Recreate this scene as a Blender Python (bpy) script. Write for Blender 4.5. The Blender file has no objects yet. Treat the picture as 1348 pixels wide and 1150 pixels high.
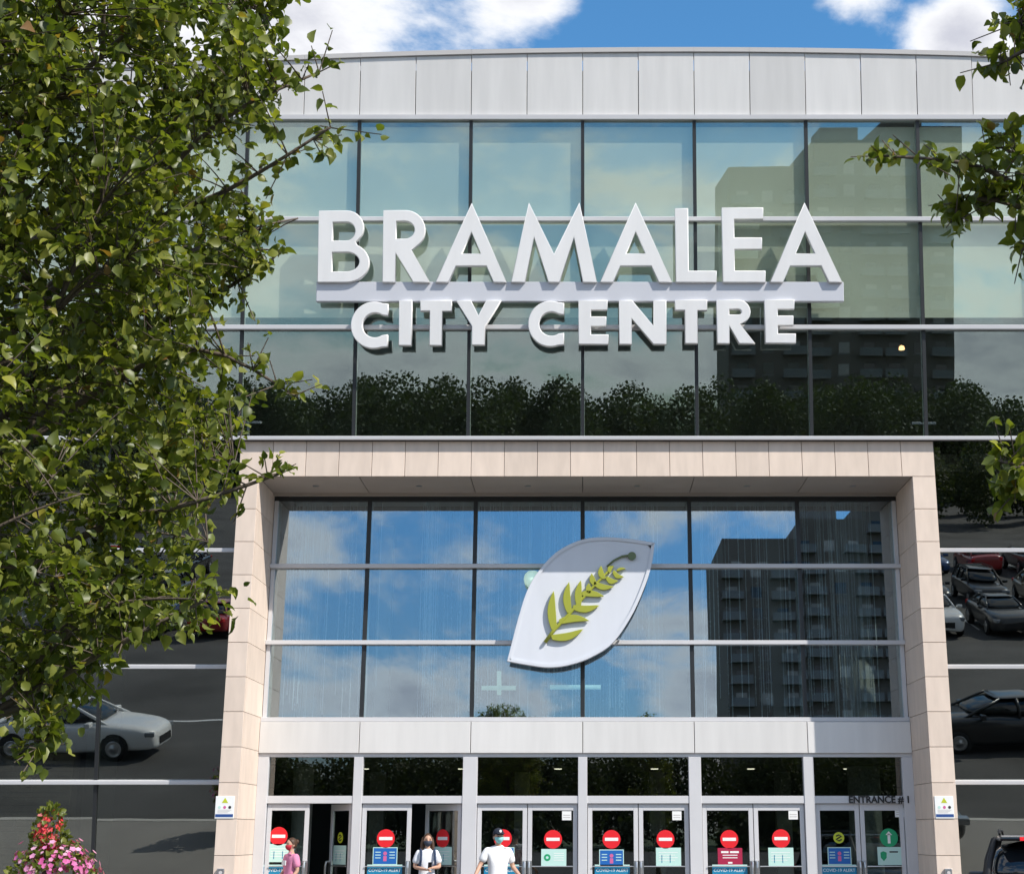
import bpy, bmesh, math, random
import numpy as np
from mathutils import Vector, Matrix, noise as mnoise

R = math.radians
rng = random.Random(7)
nr = np.random.default_rng(11)
scene = bpy.context.scene
COL = scene.collection

# ------------------------------------------------------------------ camera
CAM_H, CAM_Y, PITCH, FPX, CX, CY = 1.70, -26.0, 15.35, 1894.0, 767.0, 575.0
cam_d = bpy.data.cameras.new('camera')
cam = bpy.data.objects.new('camera', cam_d)
COL.objects.link(cam)
cam.location = (0, CAM_Y, CAM_H)
cam.rotation_euler = (R(90 + PITCH), 0, 0)
cam_d.sensor_width = 36.0
cam_d.lens = FPX / 1348.0 * 36.0
cam_d.shift_x = -(CX - 674.0) / 1348.0
cam_d.clip_start = 0.1
cam_d.clip_end = 3000
scene.camera = cam

# ------------------------------------------------------------------ sky, sun, exposure
SUN_AZ, SUN_EL = 53.6, 43.0      # degrees to the right of straight behind the camera, and up
sun_dir = Vector((math.sin(R(SUN_AZ)) * math.cos(R(SUN_EL)), -math.cos(R(SUN_AZ)) * math.cos(R(SUN_EL)), math.sin(R(SUN_EL))))
world = bpy.data.worlds.new('World')
scene.world = world
world.use_nodes = True
wn, wl = world.node_tree.nodes, world.node_tree.links
wn.clear()
def N(nodes, typ, **kw):
    n = nodes.new(typ)
    for k, v in kw.items():
        if k.startswith('i_'):
            n.inputs[k[2:].replace('_', ' ')].default_value = v
        else:
            setattr(n, k, v)
    return n
sky = N(wn, 'ShaderNodeTexSky')
sky.sky_type = 'NISHITA'
sky.sun_disc = False
sky.sun_elevation = R(SUN_EL)
sky.sun_rotation = math.atan2(sun_dir.x, sun_dir.y)
sky.altitude = 300
sky.air_density = 1.0
sky.dust_density = 0.25
sky.ozone_density = 1.2
geo = N(wn, 'ShaderNodeTexCoord')
sep = N(wn, 'ShaderNodeSeparateXYZ')
wl.new(geo.outputs['Generated'], sep.inputs[0])
zc = N(wn, 'ShaderNodeMath', operation='MAXIMUM'); wl.new(sep.outputs['Z'], zc.inputs[0]); zc.inputs[1].default_value = 0.0
za = N(wn, 'ShaderNodeMath', operation='ADD'); wl.new(zc.outputs[0], za.inputs[0]); za.inputs[1].default_value = 0.60
dv = N(wn, 'ShaderNodeVectorMath', operation='DIVIDE')
comb = N(wn, 'ShaderNodeCombineXYZ')
for k in range(3): wl.new(za.outputs[0], comb.inputs[k])
wl.new(geo.outputs['Generated'], dv.inputs[0]); wl.new(comb.outputs[0], dv.inputs[1])
nz = N(wn, 'ShaderNodeTexNoise', noise_dimensions='3D')
nz.inputs['Scale'].default_value = 4.0
nz.inputs['Detail'].default_value = 9
nz.inputs['Roughness'].default_value = 0.60
nz.inputs['Distortion'].default_value = 0.25
mp = N(wn, 'ShaderNodeMapping'); mp.inputs['Location'].default_value = (3.1, 1.7, 0.4)
wl.new(dv.outputs[0], mp.inputs[0]); wl.new(mp.outputs[0], nz.inputs['Vector'])
def pix_dir(px, py):
    """unit direction in the world of a pixel of the 1348 x 1150 photograph"""
    v = Vector(((px - CX) / FPX, (CY - py) / FPX, -1.0))
    v.rotate(Matrix.Rotation(R(90 + PITCH), 3, 'X'))
    return v.normalized()
lowm = N(wn, 'ShaderNodeMapRange', interpolation_type='SMOOTHSTEP'); wl.new(sep.outputs['Z'], lowm.inputs['Value'])   # cloud closes up towards the horizon
lowm.inputs['From Max'].default_value = .38; lowm.inputs['To Min'].default_value = .05; lowm.inputs['To Max'].default_value = 0
ca = N(wn, 'ShaderNodeMath', operation='ADD'); wl.new(nz.outputs['Fac'], ca.inputs[0]); wl.new(lowm.outputs[0], ca.inputs[1])
cover = ca.outputs[0]
# where the photograph shows cloud banks and a clear patch above the roof
for (px, py, rad, amp) in ((300, -40, .25, .24), (1256, 40, .045, .22), (880, 40, .13, -.12), (1120, -8, .045, .22), (690, -12, .06, .22), (1110, 60, .05, -.10)):
    d = N(wn, 'ShaderNodeVectorMath', operation='DISTANCE')
    wl.new(geo.outputs['Generated'], d.inputs[0]); d.inputs[1].default_value = pix_dir(px, py)
    m = N(wn, 'ShaderNodeMapRange', interpolation_type='SMOOTHSTEP')
    wl.new(d.outputs['Value'], m.inputs['Value'])
    m.inputs['From Min'].default_value = 0; m.inputs['From Max'].default_value = rad
    m.inputs['To Min'].default_value = amp; m.inputs['To Max'].default_value = 0
    a = N(wn, 'ShaderNodeMath', operation='ADD'); wl.new(cover, a.inputs[0]); wl.new(m.outputs[0], a.inputs[1])
    cover = a.outputs[0]
mask = N(wn, 'ShaderNodeMapRange', interpolation_type='SMOOTHSTEP')
wl.new(cover, mask.inputs['Value'])
mask.inputs['From Min'].default_value = 0.435; mask.inputs['From Max'].default_value = 0.57
thick = N(wn, 'ShaderNodeMapRange', interpolation_type='SMOOTHSTEP')
wl.new(cover, thick.inputs['Value'])
thick.inputs['From Min'].default_value = 0.50; thick.inputs['From Max'].default_value = 0.74
ccol = N(wn, 'ShaderNodeMix', data_type='RGBA')
ccol.inputs['A'].default_value = (7.0, 7.05, 7.2, 1)
ccol.inputs['B'].default_value = (3.9, 4.0, 4.6, 1)
wl.new(thick.outputs[0], ccol.inputs['Factor'])
deep = N(wn, 'ShaderNodeMix', data_type='RGBA', blend_type='MULTIPLY')
deep.inputs['Factor'].default_value = 1.0
hz_ = N(wn, 'ShaderNodeMapRange', interpolation_type='SMOOTHSTEP'); wl.new(sep.outputs['Z'], hz_.inputs['Value'])
hz_.inputs['From Min'].default_value = 0.0; hz_.inputs['From Max'].default_value = 0.42
tintm = N(wn, 'ShaderNodeMix', data_type='RGBA'); wl.new(hz_.outputs[0], tintm.inputs['Factor'])
tintm.inputs['A'].default_value = (0.48, 0.62, 0.80, 1); tintm.inputs['B'].default_value = (0.60, 1.14, 1.38, 1)
wl.new(tintm.outputs['Result'], deep.inputs['B'])
wl.new(sky.outputs[0], deep.inputs['A'])
cm = N(wn, 'ShaderNodeMix', data_type='RGBA')
wl.new(mask.outputs[0], cm.inputs['Factor']); wl.new(deep.outputs['Result'], cm.inputs['A']); wl.new(ccol.outputs['Result'], cm.inputs['B'])
bg = N(wn, 'ShaderNodeBackground'); bg.inputs['Strength'].default_value = 0.13
wl.new(cm.outputs['Result'], bg.inputs['Color'])
wo = N(wn, 'ShaderNodeOutputWorld'); wl.new(bg.outputs[0], wo.inputs['Surface'])

sun_l = bpy.data.lights.new('sun', 'SUN')
sun_l.energy = 4.6; sun_l.angle = R(0.53); sun_l.color = (1.0, 0.945, 0.86)
sun = bpy.data.objects.new('sun', sun_l); COL.objects.link(sun)
sun.rotation_euler = sun_dir.to_track_quat('Z', 'Y').to_euler()
sun.location = (20, -30, 40)
scene.view_settings.view_transform = 'Standard'
scene.view_settings.look = 'None'
scene.view_settings.exposure = 0.25
scene.view_settings.gamma = 1.0
scene.view_settings.use_curve_mapping = False

# ------------------------------------------------------------------ pixel -> point helpers
CAMP = Vector((0, CAM_Y, CAM_H))
def onY(px, py, Y):
    """point of the vertical plane Y seen at a pixel"""
    d = pix_dir(px, py)
    return CAMP + d * ((Y - CAM_Y) / d.y)
LEAN = 8.4
HINGE = Vector((0, -0.03, onY(767, 577, -0.03).z))
LV = Vector((0, -math.sin(R(LEAN)), math.cos(R(LEAN))))
LN = Vector((0, -math.cos(R(LEAN)), -math.sin(R(LEAN))))
def onLean(px, py, off=0.0):
    """(u, v) on the outward leaning glass wall (v measured up the slope from the portal top)"""
    d = pix_dir(px, py)
    t = (HINGE + LN * off - CAMP).dot(LN) / d.dot(LN)
    p = CAMP + d * t - HINGE
    return p.x, p.dot(LV)

# ------------------------------------------------------------------ materials
MATS = {}
def principled(name, color, rough=0.6, metal=0.0, spec=0.5, bump=None, var=None, emit=None, coat=0.0):
    m = bpy.data.materials.new(name); m.use_nodes = True
    n, l = m.node_tree.nodes, m.node_tree.links
    b = n['Principled BSDF']
    b.inputs['Base Color'].default_value = (*color, 1)
    b.inputs['Roughness'].default_value = rough
    b.inputs['Metallic'].default_value = metal
    b.inputs['Specular IOR Level'].default_value = spec
    b.inputs['Coat Weight'].default_value = coat
    if emit:
        b.inputs['Emission Color'].default_value = (*emit[0], 1); b.inputs['Emission Strength'].default_value = emit[1]
    tc = None
    if var or bump:
        tc = n.new('ShaderNodeTexCoord')
    if var:      # (scale, amount, per-object amount)
        t = n.new('ShaderNodeTexNoise'); t.inputs['Scale'].default_value = var[0]; t.inputs['Detail'].default_value = 6
        oi = n.new('ShaderNodeObjectInfo')
        off = n.new('ShaderNodeVectorMath'); off.operation = 'ADD'
        l.new(tc.outputs['Object'], off.inputs[0]); 
        sc = n.new('ShaderNodeVectorMath'); sc.operation = 'SCALE'; sc.inputs['Scale'].default_value = 37.0
        cb = n.new('ShaderNodeCombineXYZ')
        for k in range(3): l.new(oi.outputs['Random'], cb.inputs[k])
        l.new(cb.outputs[0], sc.inputs[0]); l.new(sc.outputs[0], off.inputs[1])
        if len(var) > 3:
            sq = n.new('ShaderNodeVectorMath'); sq.operation = 'MULTIPLY'; sq.inputs[1].default_value = (1, 1, var[3])
            l.new(off.outputs[0], sq.inputs[0]); l.new(sq.outputs[0], t.inputs['Vector'])
        else:
            l.new(off.outputs[0], t.inputs['Vector'])
        mr = n.new('ShaderNodeMapRange'); l.new(t.outputs['Fac'], mr.inputs['Value'])
        mr.inputs['From Min'].default_value = .3; mr.inputs['From Max'].default_value = .7
        mr.inputs['To Min'].default_value = 1 - var[1]; mr.inputs['To Max'].default_value = 1 + var[1]
        mo = n.new('ShaderNodeMapRange'); l.new(oi.outputs['Random'], mo.inputs['Value'])
        mo.inputs['To Min'].default_value = 1 - var[2]; mo.inputs['To Max'].default_value = 1 + var[2]
        mu = n.new('ShaderNodeMath'); mu.operation = 'MULTIPLY'; l.new(mr.outputs[0], mu.inputs[0]); l.new(mo.outputs[0], mu.inputs[1])
        vs = n.new('ShaderNodeVectorMath'); vs.operation = 'SCALE'; vs.inputs[0].default_value = color
        l.new(mu.outputs[0], vs.inputs['Scale']); l.new(vs.outputs[0], b.inputs['Base Color'])
    if bump:     # (scale, distance)
        t = n.new('ShaderNodeTexNoise'); t.inputs['Scale'].default_value = bump[0]; t.inputs['Detail'].default_value = 4
        l.new(tc.outputs['Object'], t.inputs['Vector'])
        bp = n.new('ShaderNodeBump'); bp.inputs['Distance'].default_value = bump[1]; bp.inputs['Strength'].default_value = 1
        l.new(t.outputs['Fac'], bp.inputs['Height']); l.new(bp.outputs[0], b.inputs['Normal'])
    MATS[name] = m
    return m

def glass_mat(name, refl, tint, through, wob=0.0006, wsc=0.55):
    """coated architectural glass: part mirror, part see-through"""
    m = bpy.data.materials.new(name); m.use_nodes = True
    n, l = m.node_tree.nodes, m.node_tree.links
    n.clear()
    out = n.new('ShaderNodeOutputMaterial')
    tr = n.new('ShaderNodeBsdfTransparent'); tr.inputs['Color'].default_value = (*through, 1)
    gl = n.new('ShaderNodeBsdfGlossy'); gl.inputs['Roughness'].default_value = 0.0; gl.inputs['Color'].default_value = (*tint, 1)
    mx = n.new('ShaderNodeMixShader')
    fr = n.new('ShaderNodeFresnel'); fr.inputs['IOR'].default_value = 1.5
    mr = n.new('ShaderNodeMapRange'); mr.inputs['To Min'].default_value = refl; mr.inputs['To Max'].default_value = 1.0
    gm = n.new('ShaderNodeNewGeometry'); bi = n.new('ShaderNodeMapRange')      # same reflectance from either side
    bi.inputs['To Min'].default_value = 1.5; bi.inputs['To Max'].default_value = 1 / 1.5
    l.new(gm.outputs['Backfacing'], bi.inputs['Value']); l.new(bi.outputs[0], fr.inputs['IOR'])
    l.new(fr.outputs[0], mr.inputs['Value'])
    l.new(mr.outputs[0], mx.inputs[0]); l.new(tr.outputs[0], mx.inputs[1]); l.new(gl.outputs[0], mx.inputs[2])
    tc = n.new('ShaderNodeTexCoord'); oi = n.new('ShaderNodeObjectInfo')
    cb = n.new('ShaderNodeCombineXYZ')
    for k in range(3): l.new(oi.outputs['Random'], cb.inputs[k])
    sc = n.new('ShaderNodeVectorMath'); sc.operation = 'SCALE'; sc.inputs['Scale'].default_value = 53.0
    ad = n.new('ShaderNodeVectorMath'); ad.operation = 'ADD'
    l.new(cb.outputs[0], sc.inputs[0]); l.new(tc.outputs['Object'], ad.inputs[0]); l.new(sc.outputs[0], ad.inputs[1])
    t = n.new('ShaderNodeTexNoise'); t.inputs['Scale'].default_value = wsc; t.inputs['Detail'].default_value = 1.0
    l.new(ad.outputs[0], t.inputs['Vector'])
    bp = n.new('ShaderNodeBump'); bp.inputs['Distance'].default_value = wob; bp.inputs['Strength'].default_value = 1
    l.new(t.outputs['Fac'], bp.inputs['Height']); l.new(bp.outputs[0], gl.inputs['Normal'])
    l.new(mx.outputs[0], out.inputs['Surface'])
    MATS[name] = m
    return m

def leaf_mat(name, ramp, trans=0.35, rough=0.38):
    m = bpy.data.materials.new(name); m.use_nodes = True
    n, l = m.node_tree.nodes, m.node_tree.links
    b = n['Principled BSDF']; out = n['Material Output']
    at = n.new('ShaderNodeAttribute'); at.attribute_name = 'rnd'
    cr = n.new('ShaderNodeValToRGB'); e = cr.color_ramp.elements
    e[0].position, e[0].color = ramp[0][0], (*ramp[0][1], 1)
    e[1].position, e[1].color = ramp[-1][0], (*ramp[-1][1], 1)
    for p, c in ramp[1:-1]:
        x = e.new(p); x.color = (*c, 1)
    l.new(at.outputs['Fac'], cr.inputs[0]); l.new(cr.outputs[0], b.inputs['Base Color'])
    b.inputs['Roughness'].default_value = rough
    tl = n.new('ShaderNodeBsdfTranslucent')
    g = n.new('ShaderNodeMix'); g.data_type = 'RGBA'; g.blend_type = 'MULTIPLY'; g.inputs['Factor'].default_value = 1
    g.inputs['B'].default_value = (1.6, 1.7, 0.7, 1)
    l.new(cr.outputs[0], g.inputs['A']); l.new(g.outputs['Result'], tl.inputs['Color'])
    mx = n.new('ShaderNodeMixShader'); mx.inputs[0].default_value = trans
    l.new(b.outputs[0], mx.inputs[1]); l.new(tl.outputs[0], mx.inputs[2]); l.new(mx.outputs[0], out.inputs['Surface'])
    MATS[name] = m
    return m

principled('white_panel', (.67, .655, .64), .42, .0, .5, var=(5.0, .05, .06, .12))
principled('coping', (.55, .53, .52), .5)
principled('aluminium', (.58, .575, .59), .38, .0, .5, var=(2, .03, .02))
principled('dark_gasket', (.018, .02, .022), .45)
principled('inner_fin', (.50, .58, .58), .5)
principled('stone', (.69, .57, .48), .72, 0, .35, var=(6.0, .07, .06, .25), bump=(60, .0012))
principled('stone_back', (.30, .25, .22), .9)
principled('soffit_metal', (.40, .35, .31), .45, 0, .5, var=(1.5, .05, .04))
principled('sign_white', (.80, .79, .785), .45, var=(4, .035, .03, .2))
principled('sign_beam', (.60, .61, .66), .42)
principled('sign_side', (.20, .17, .15), .55)
principled('leaf_white', (.66, .68, .73), .42, var=(4, .03, 0, .2))
principled('fern_green', (.34, .36, .035), .45)
principled('fern_stem', (.13, .17, .08), .5)
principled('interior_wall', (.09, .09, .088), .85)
principled('interior_floor', (.14, .13, .12), .35)
principled('interior_column', (.42, .45, .44), .6)
principled('blind', (.66, .69, .62), .85, var=(1.0, .05, .06))
principled('bead', (.78, .85, .88), .25)
principled('lamp_mint', (.7, .85, .75), .4, emit=((.6, .95, .78), .30))
principled('lamp_warm', (.9, .7, .5), .4, emit=((1.0, .55, .25), 3.0))
principled('fill_downlight', (.9, .88, .8), .4, emit=((1.0, .9, .75), 4.0))  # glow of the added lamps that brighten the lobby
principled('asphalt', (.052, .052, .052), .9, var=(.35, .38, 0), bump=(80, .004))
principled('concrete', (.20, .19, .18), .85, var=(.8, .10, .05), bump=(40, .002))
principled('kerb', (.40, .39, .37), .85, var=(2, .1, .05))
principled('paint_white', (.72, .72, .70), .7)
principled('grass', (.05, .085, .025), .9, var=(.4, .3, 0))
principled('bark', (.11, .085, .065), .9, var=(14, .25, 0), bump=(40, .01))
principled('tyre', (.015, .015, .016), .8)
principled('rim', (.45, .46, .48), .3, .8)
principled('car_glass', (.012, .015, .018), .04, 0, .8)
principled('car_trim', (.012, .012, .013), .5)
principled('head_lamp', (.22, .24, .27), .06, 0, .8)
principled('tail_lamp', (.55, .01, .015), .2, 0, .7)
principled('brake_lamp', (.85, .02, .03), .2, 0, .7, emit=((1, .03, .04), .35))
for nm, c in dict(white=(.72, .73, .74), silver=(.42, .44, .46), black=(.012, .013, .015), red=(.28, .012, .015), blue=(.03, .07, .2), grey=(.10, .105, .11), charcoal=(.03, .032, .035), tan=(.32, .27, .2)).items():
    principled('paint_' + nm, c, .28, 0.0 if nm in ('white', 'red') else .25, .5, coat=.8)
principled('red_sign', (.75, .012, .02), .45)
principled('white_sign', (.82, .82, .80), .5)
principled('black_print', (.02, .02, .022), .6)
principled('blue_sign', (.01, .12, .42), .45)
principled('cyan_sign', (.01, .22, .40), .45)
principled('magenta_sign', (.38, .015, .06), .45)
principled('mint_sign', (.50, .72, .66), .5)
principled('green_sign', (.01, .33, .14), .45)
principled('lime_sign', (.50, .55, .03), .45)
principled('pink_print', (.60, .12, .30), .5)
principled('steel', (.55, .55, .55), .28, .9)
principled('navy_print', (.02, .07, .25), .5)
glass_mat('glass_upper', .17, (.68, .80, .80), (.95, .97, .93), .001)
glass_mat('glass_side', .27, (.80, .83, .80), (.45, .48, .45), .0022, .8)
glass_mat('glass_recess', .27, (.74, .86, .96), (.82, .88, .88), .001)
glass_mat('glass_door', .06, (.9, .92, .92), (.75, .80, .78), .0003)
glass_mat('glass_transom', .09, (.9, .92, .92), (.55, .58, .55), .0005)

# ------------------------------------------------------------------ mesh helpers
class MB:
    """collects boxes, prisms and tubes and links them as one mesh object"""
    def __init__(s): s.v, s.f, s.m = [], [], []
    def add(s, vs, fs, mi=0):
        o = len(s.v); s.v += [tuple(v) for v in vs]
        for f in fs: s.f.append(tuple(i + o for i in f)); s.m.append(mi)
        return s
    def box(s, x0, x1, y0, y1, z0, z1, mi=0):
        vs = [(x0, y0, z0), (x1, y0, z0), (x1, y1, z0), (x0, y1, z0), (x0, y0, z1), (x1, y0, z1), (x1, y1, z1), (x0, y1, z1)]
        return s.add(vs, [(0, 3, 2, 1), (4, 5, 6, 7), (0, 1, 5, 4), (1, 2, 6, 5), (2, 3, 7, 6), (3, 0, 4, 7)], mi)
    def cham(s, x0, x1, y0, y1, z0, z1, c=.006, mi=0):
        """box whose front (-Y) edges are chamfered"""
        vs = [(x0, y0 + c, z0), (x1, y0 + c, z0), (x1, y1, z0), (x0, y1, z0), (x0, y0 + c, z1), (x1, y0 + c, z1), (x1, y1, z1), (x0, y1, z1),
              (x0 + c, y0, z0 + c), (x1 - c, y0, z0 + c), (x1 - c, y0, z1 - c), (x0 + c, y0, z1 - c)]
        fs = [(0, 3, 2, 1), (4, 5, 6, 7), (1, 2, 6, 5), (2, 3, 7, 6), (3, 0, 4, 7), (8, 9, 10, 11), (0, 1, 9, 8), (1, 5, 10, 9), (5, 4, 11, 10), (4, 0, 8, 11)]
        return s.add(vs, fs, mi)
    def prism(s, pts, y0, y1, mi=0, mside=None):
        """convex or simple polygon in XZ extruded from y0 (front) to y1"""
        n = len(pts)
        vs = [(p[0], y0, p[1]) for p in pts] + [(p[0], y1, p[1]) for p in pts]
        s.add(vs, [tuple(range(n)), tuple(range(2 * n - 1, n - 1, -1))], mi)
        o = len(s.v) - 2 * n
        for i in range(n):
            j = (i + 1) % n
            s.f.append((o + i, o + n + i, o + n + j, o + j)); s.m.append(mi if mside is None else mside)
        return s
    def disc(s, cx, cz, r, y0, y1, n=24, mi=0, rz=None):
        return s.prism([(cx + r * math.cos(2 * math.pi * i / n), cz + (rz or r) * math.sin(2 * math.pi * i / n)) for i in range(n)], y0, y1, mi)
    def tube(s, pts, rads, n=6, mi=0, cap=True):
        pts = [Vector(p) for p in pts]
        o = len(s.v); prev = None
        for i, p in enumerate(pts):
            d = (pts[min(i + 1, len(pts) - 1)] - pts[max(i - 1, 0)])
            d = d.normalized() if d.length > 1e-9 else Vector((0, 0, 1))
            a = d.orthogonal().normalized() if prev is None else (prev - d * prev.dot(d))
            if a.length < 1e-6: a = d.orthogonal()
            a.normalize(); prev = a
            b = d.cross(a)
            for k in range(n):
                t = 2 * math.pi * k / n
                s.v.append(tuple(p + (a * math.cos(t) + b * math.sin(t)) * rads[i]))
        for i in range(len(pts) - 1):
            for k in range(n):
                q = (k + 1) % n
                s.f.append((o + i * n + k, o + i * n + q, o + (i + 1) * n + q, o + (i + 1) * n + k)); s.m.append(mi)
        if cap:
            s.f.append(tuple(o + k for k in range(n - 1, -1, -1))); s.m.append(mi)
            e = o + (len(pts) - 1) * n
            s.f.append(tuple(e + k for k in range(n))); s.m.append(mi)
        return s
    def lathe(s, prof, c=(0, 0, 0), n=24, mi=0, ax='Z'):
        o = len(s.v)
        for r, z in prof:
            for k in range(n):
                t = 2 * math.pi * k / n
                if ax == 'Z': s.v.append((c[0] + r * math.cos(t), c[1] + r * math.sin(t), c[2] + z))
                else: s.v.append((c[0] + r * math.cos(t), c[1] + z, c[2] + r * math.sin(t)))
        for i in range(len(prof) - 1):
            for k in range(n):
                q = (k + 1) % n
                f = (o + i * n + k, o + i * n + q, o + (i + 1) * n + q, o + (i + 1) * n + k)
                s.f.append(f if ax == 'Z' else f[::-1]); s.m.append(mi)
        return s
    def mesh_add(s, me, mat=None, mi=0):
        o = len(s.v)
        for v in me.vertices: s.v.append(tuple((mat @ v.co) if mat else v.co))
        for p in me.polygons: s.f.append(tuple(o + i for i in p.vertices)); s.m.append(mi)
        return s
    def mesh(s, name, mats, smooth=False):
        me = bpy.data.meshes.new(name)
        me.from_pydata(s.v, [], s.f)
        for m in (mats if isinstance(mats, (list, tuple)) else [mats]): me.materials.append(MATS[m])
        me.polygons.foreach_set('material_index', s.m)
        if smooth: me.polygons.foreach_set('use_smooth', [True] * len(me.polygons))
        me.update()
        return me
    def build(s, name, mats, parent=None, loc=None, smooth=False, **kw):
        return link(name, s.mesh(name, mats, smooth), parent, loc, **kw)

def link(name, me, parent=None, loc=None, label=None, cat=None, group=None, kind=None, rot=None):
    o = bpy.data.objects.new(name, me); COL.objects.link(o)
    if parent: o.parent = parent
    if loc is not None: o.location = loc
    if rot is not None: o.rotation_euler = rot
    if label: o['label'] = label
    if cat: o['category'] = cat
    if group: o['group'] = group
    if kind: o['kind'] = kind
    return o
def empty(name, loc=(0, 0, 0), rot=(0, 0, 0), parent=None, **kw):
    o = link(name, None, parent, loc, rot=rot, **kw); o.empty_display_size = .3
    return o
def bevel(o, w=.01, seg=2):
    m = o.modifiers.new('bevel', 'BEVEL'); m.width = w; m.segments = seg; m.limit_method = 'ANGLE'; m.angle_limit = R(40)
    return o
def eval_mesh(o, name):
    dg = bpy.context.evaluated_depsgraph_get()
    me = bpy.data.meshes.new_from_object(o.evaluated_get(dg)); me.name = name
    return me
def text_mesh(s, size, extrude=.002, align='CENTER', bold=.0):
    c = bpy.data.curves.new('t', 'FONT'); c.body = s; c.size = size; c.extrude = extrude; c.align_x = align; c.resolution_u = 3; c.offset = bold
    o = bpy.data.objects.new('t', c); COL.objects.link(o)
    me = eval_mesh(o, 'lettering')
    bpy.data.objects.remove(o); bpy.data.curves.remove(c)
    return me
TXT = Matrix.Rotation(R(90), 4, 'X')          # lettering drawn in XY stands up facing -Y
def outline_mesh(loops, depth, bev=.012):
    """closed outlines (first is the outside, others holes) in XZ -> extruded, bevelled letter facing -Y"""
    c = bpy.data.curves.new('c', 'CURVE'); c.dimensions = '2D'; c.fill_mode = 'BOTH'; c.extrude = depth / 2 - bev; c.bevel_depth = bev; c.bevel_resolution = 1; c.offset = -bev
    for lp in loops:
        sp = c.splines.new('POLY'); sp.points.add(len(lp) - 1); sp.use_cyclic_u = True
        for i, p in enumerate(lp): sp.points[i].co = (p[0], p[1], 0, 1)
    o = bpy.data.objects.new('c', c); COL.objects.link(o)
    me = eval_mesh(o, 'letter')
    bpy.data.objects.remove(o); bpy.data.curves.remove(c)
    me.transform(TXT)
    return me

# ================================================================== SETTING
ground = MB().add([(-900, -900, -.13), (900, -900, -.13), (900, 600, -.13), (-900, 600, -.13)], [(0, 1, 2, 3)]).build('ground', 'grass', kind='structure')
road = MB().add([(-120, -120, -.12), (120, -120, -.12), (120, -5.5, -.12), (-120, -5.5, -.12)], [(0, 1, 2, 3)]).build('parking_lot_road', 'asphalt', kind='structure')
pave = MB().box(-60, 60, -5.45, 16, -.125, .0).build('pavement', 'concrete', kind='structure')
for i in range(20):     # kerb stones
    MB().box(-60 + i * 6, -60 + i * 6 + 5.97, -5.65, -5.46, -.125, .006).build('kerb_stone', 'kerb', pave)
for x in range(-14, 14):
    MB().box(x * 2.75 - .05, x * 2.75 + .05, -57.0, -51.6, -.116, -.112).build('parking_line', 'paint_white', road)
    MB().box(x * 2.75 - .05, x * 2.75 + .05, -38.5, -33.2, -.116, -.112).build('parking_line', 'paint_white', road)
MB().box(-30, 30, -16.2, -16.05, -.116, -.112).build('lane_line', 'paint_white', road)
med = MB().box(-9, 9, -23.3, -17.2, -.125, .0).build('median_island', 'kerb', kind='structure')
MB().box(-8.8, 8.8, -23.1, -17.4, .0, .02).build('lawn', 'grass', med)

# ================================================================== MALL BUILDING
mall = empty('mall_entrance_building', (0, 0, 0), label='shopping centre entrance with white parapet, green glass wall and beige stone portal', cat='building')
BW = (onLean(1211, 372)[0] - onLean(466, 372)[0]) / 5.0
VR = [onLean(767, y)[1] for y in (577, 431.5, 289.5, 157)]
VP0, VP1 = onLean(767, 153)[1], onLean(767, 66)[1]
LE = (R(LEAN), 0, 0)
HX = 17.0
def lean_part(name, mb, mats, parent=None, smooth=False):
    if parent is None:
        return link(name, mb.mesh(name, mats, smooth), mall, HINGE, rot=LE)
    return link(name, mb.mesh(name, mats, smooth), parent)
# --- parapet: backing + coping with single metal panels
par = lean_part('parapet', MB().box(-HX, HX, .05, .30, VP0 + .02, VP1 - .40), 'dark_gasket')
lean_part('parapet_sill', MB().box(-HX, HX, -.07, .2, VR[3] - .02, VP0 + .005), 'aluminium', par)
k = 0
bow = lambda u: min(.32, .14 * ((u - 2) / 7) ** 2)      # the roof edge dips gently to both sides
for i in range(-16, 16):
    uc = (i + .5) * BW / 2; h0, h1 = VP1 - .06 - bow(uc - BW / 4), VP1 - .06 - bow(uc + BW / 4); q = BW / 4 - .007
    MB().add([(-q - .01, y, z) for y in (-.05, .40) for z in (h0 + .012, h0 + .10)] + [(q + .01, y, z) for y in (-.05, .40) for z in (h1 + .012, h1 + .10)], [(0, 1, 3, 2), (4, 6, 7, 5), (0, 4, 5, 1), (2, 3, 7, 6), (0, 2, 6, 4), (1, 5, 7, 3)]).build('coping', 'coping', par, (uc, 0, 0))
    pm = MB().cham(-q, q, -.012, .045, VP0 + .015, VP1 - .06, .005)
    pm.v = [(x, y, (z - (h0 if x < 0 else h1) * 0 - (bow(uc - BW / 4) if x < 0 else bow(uc + BW / 4))) if z > VP1 - .1 else z) for x, y, z in pm.v]
    pm = pm.mesh('metal_panel', 'white_panel')
    o = link('metal_panel', pm, par, ((i + .5) * BW / 2, rng.uniform(-.003, .003), 0))
    o.rotation_euler = (rng.uniform(-.001, .001), 0, rng.uniform(-.0015, .0015))
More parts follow.
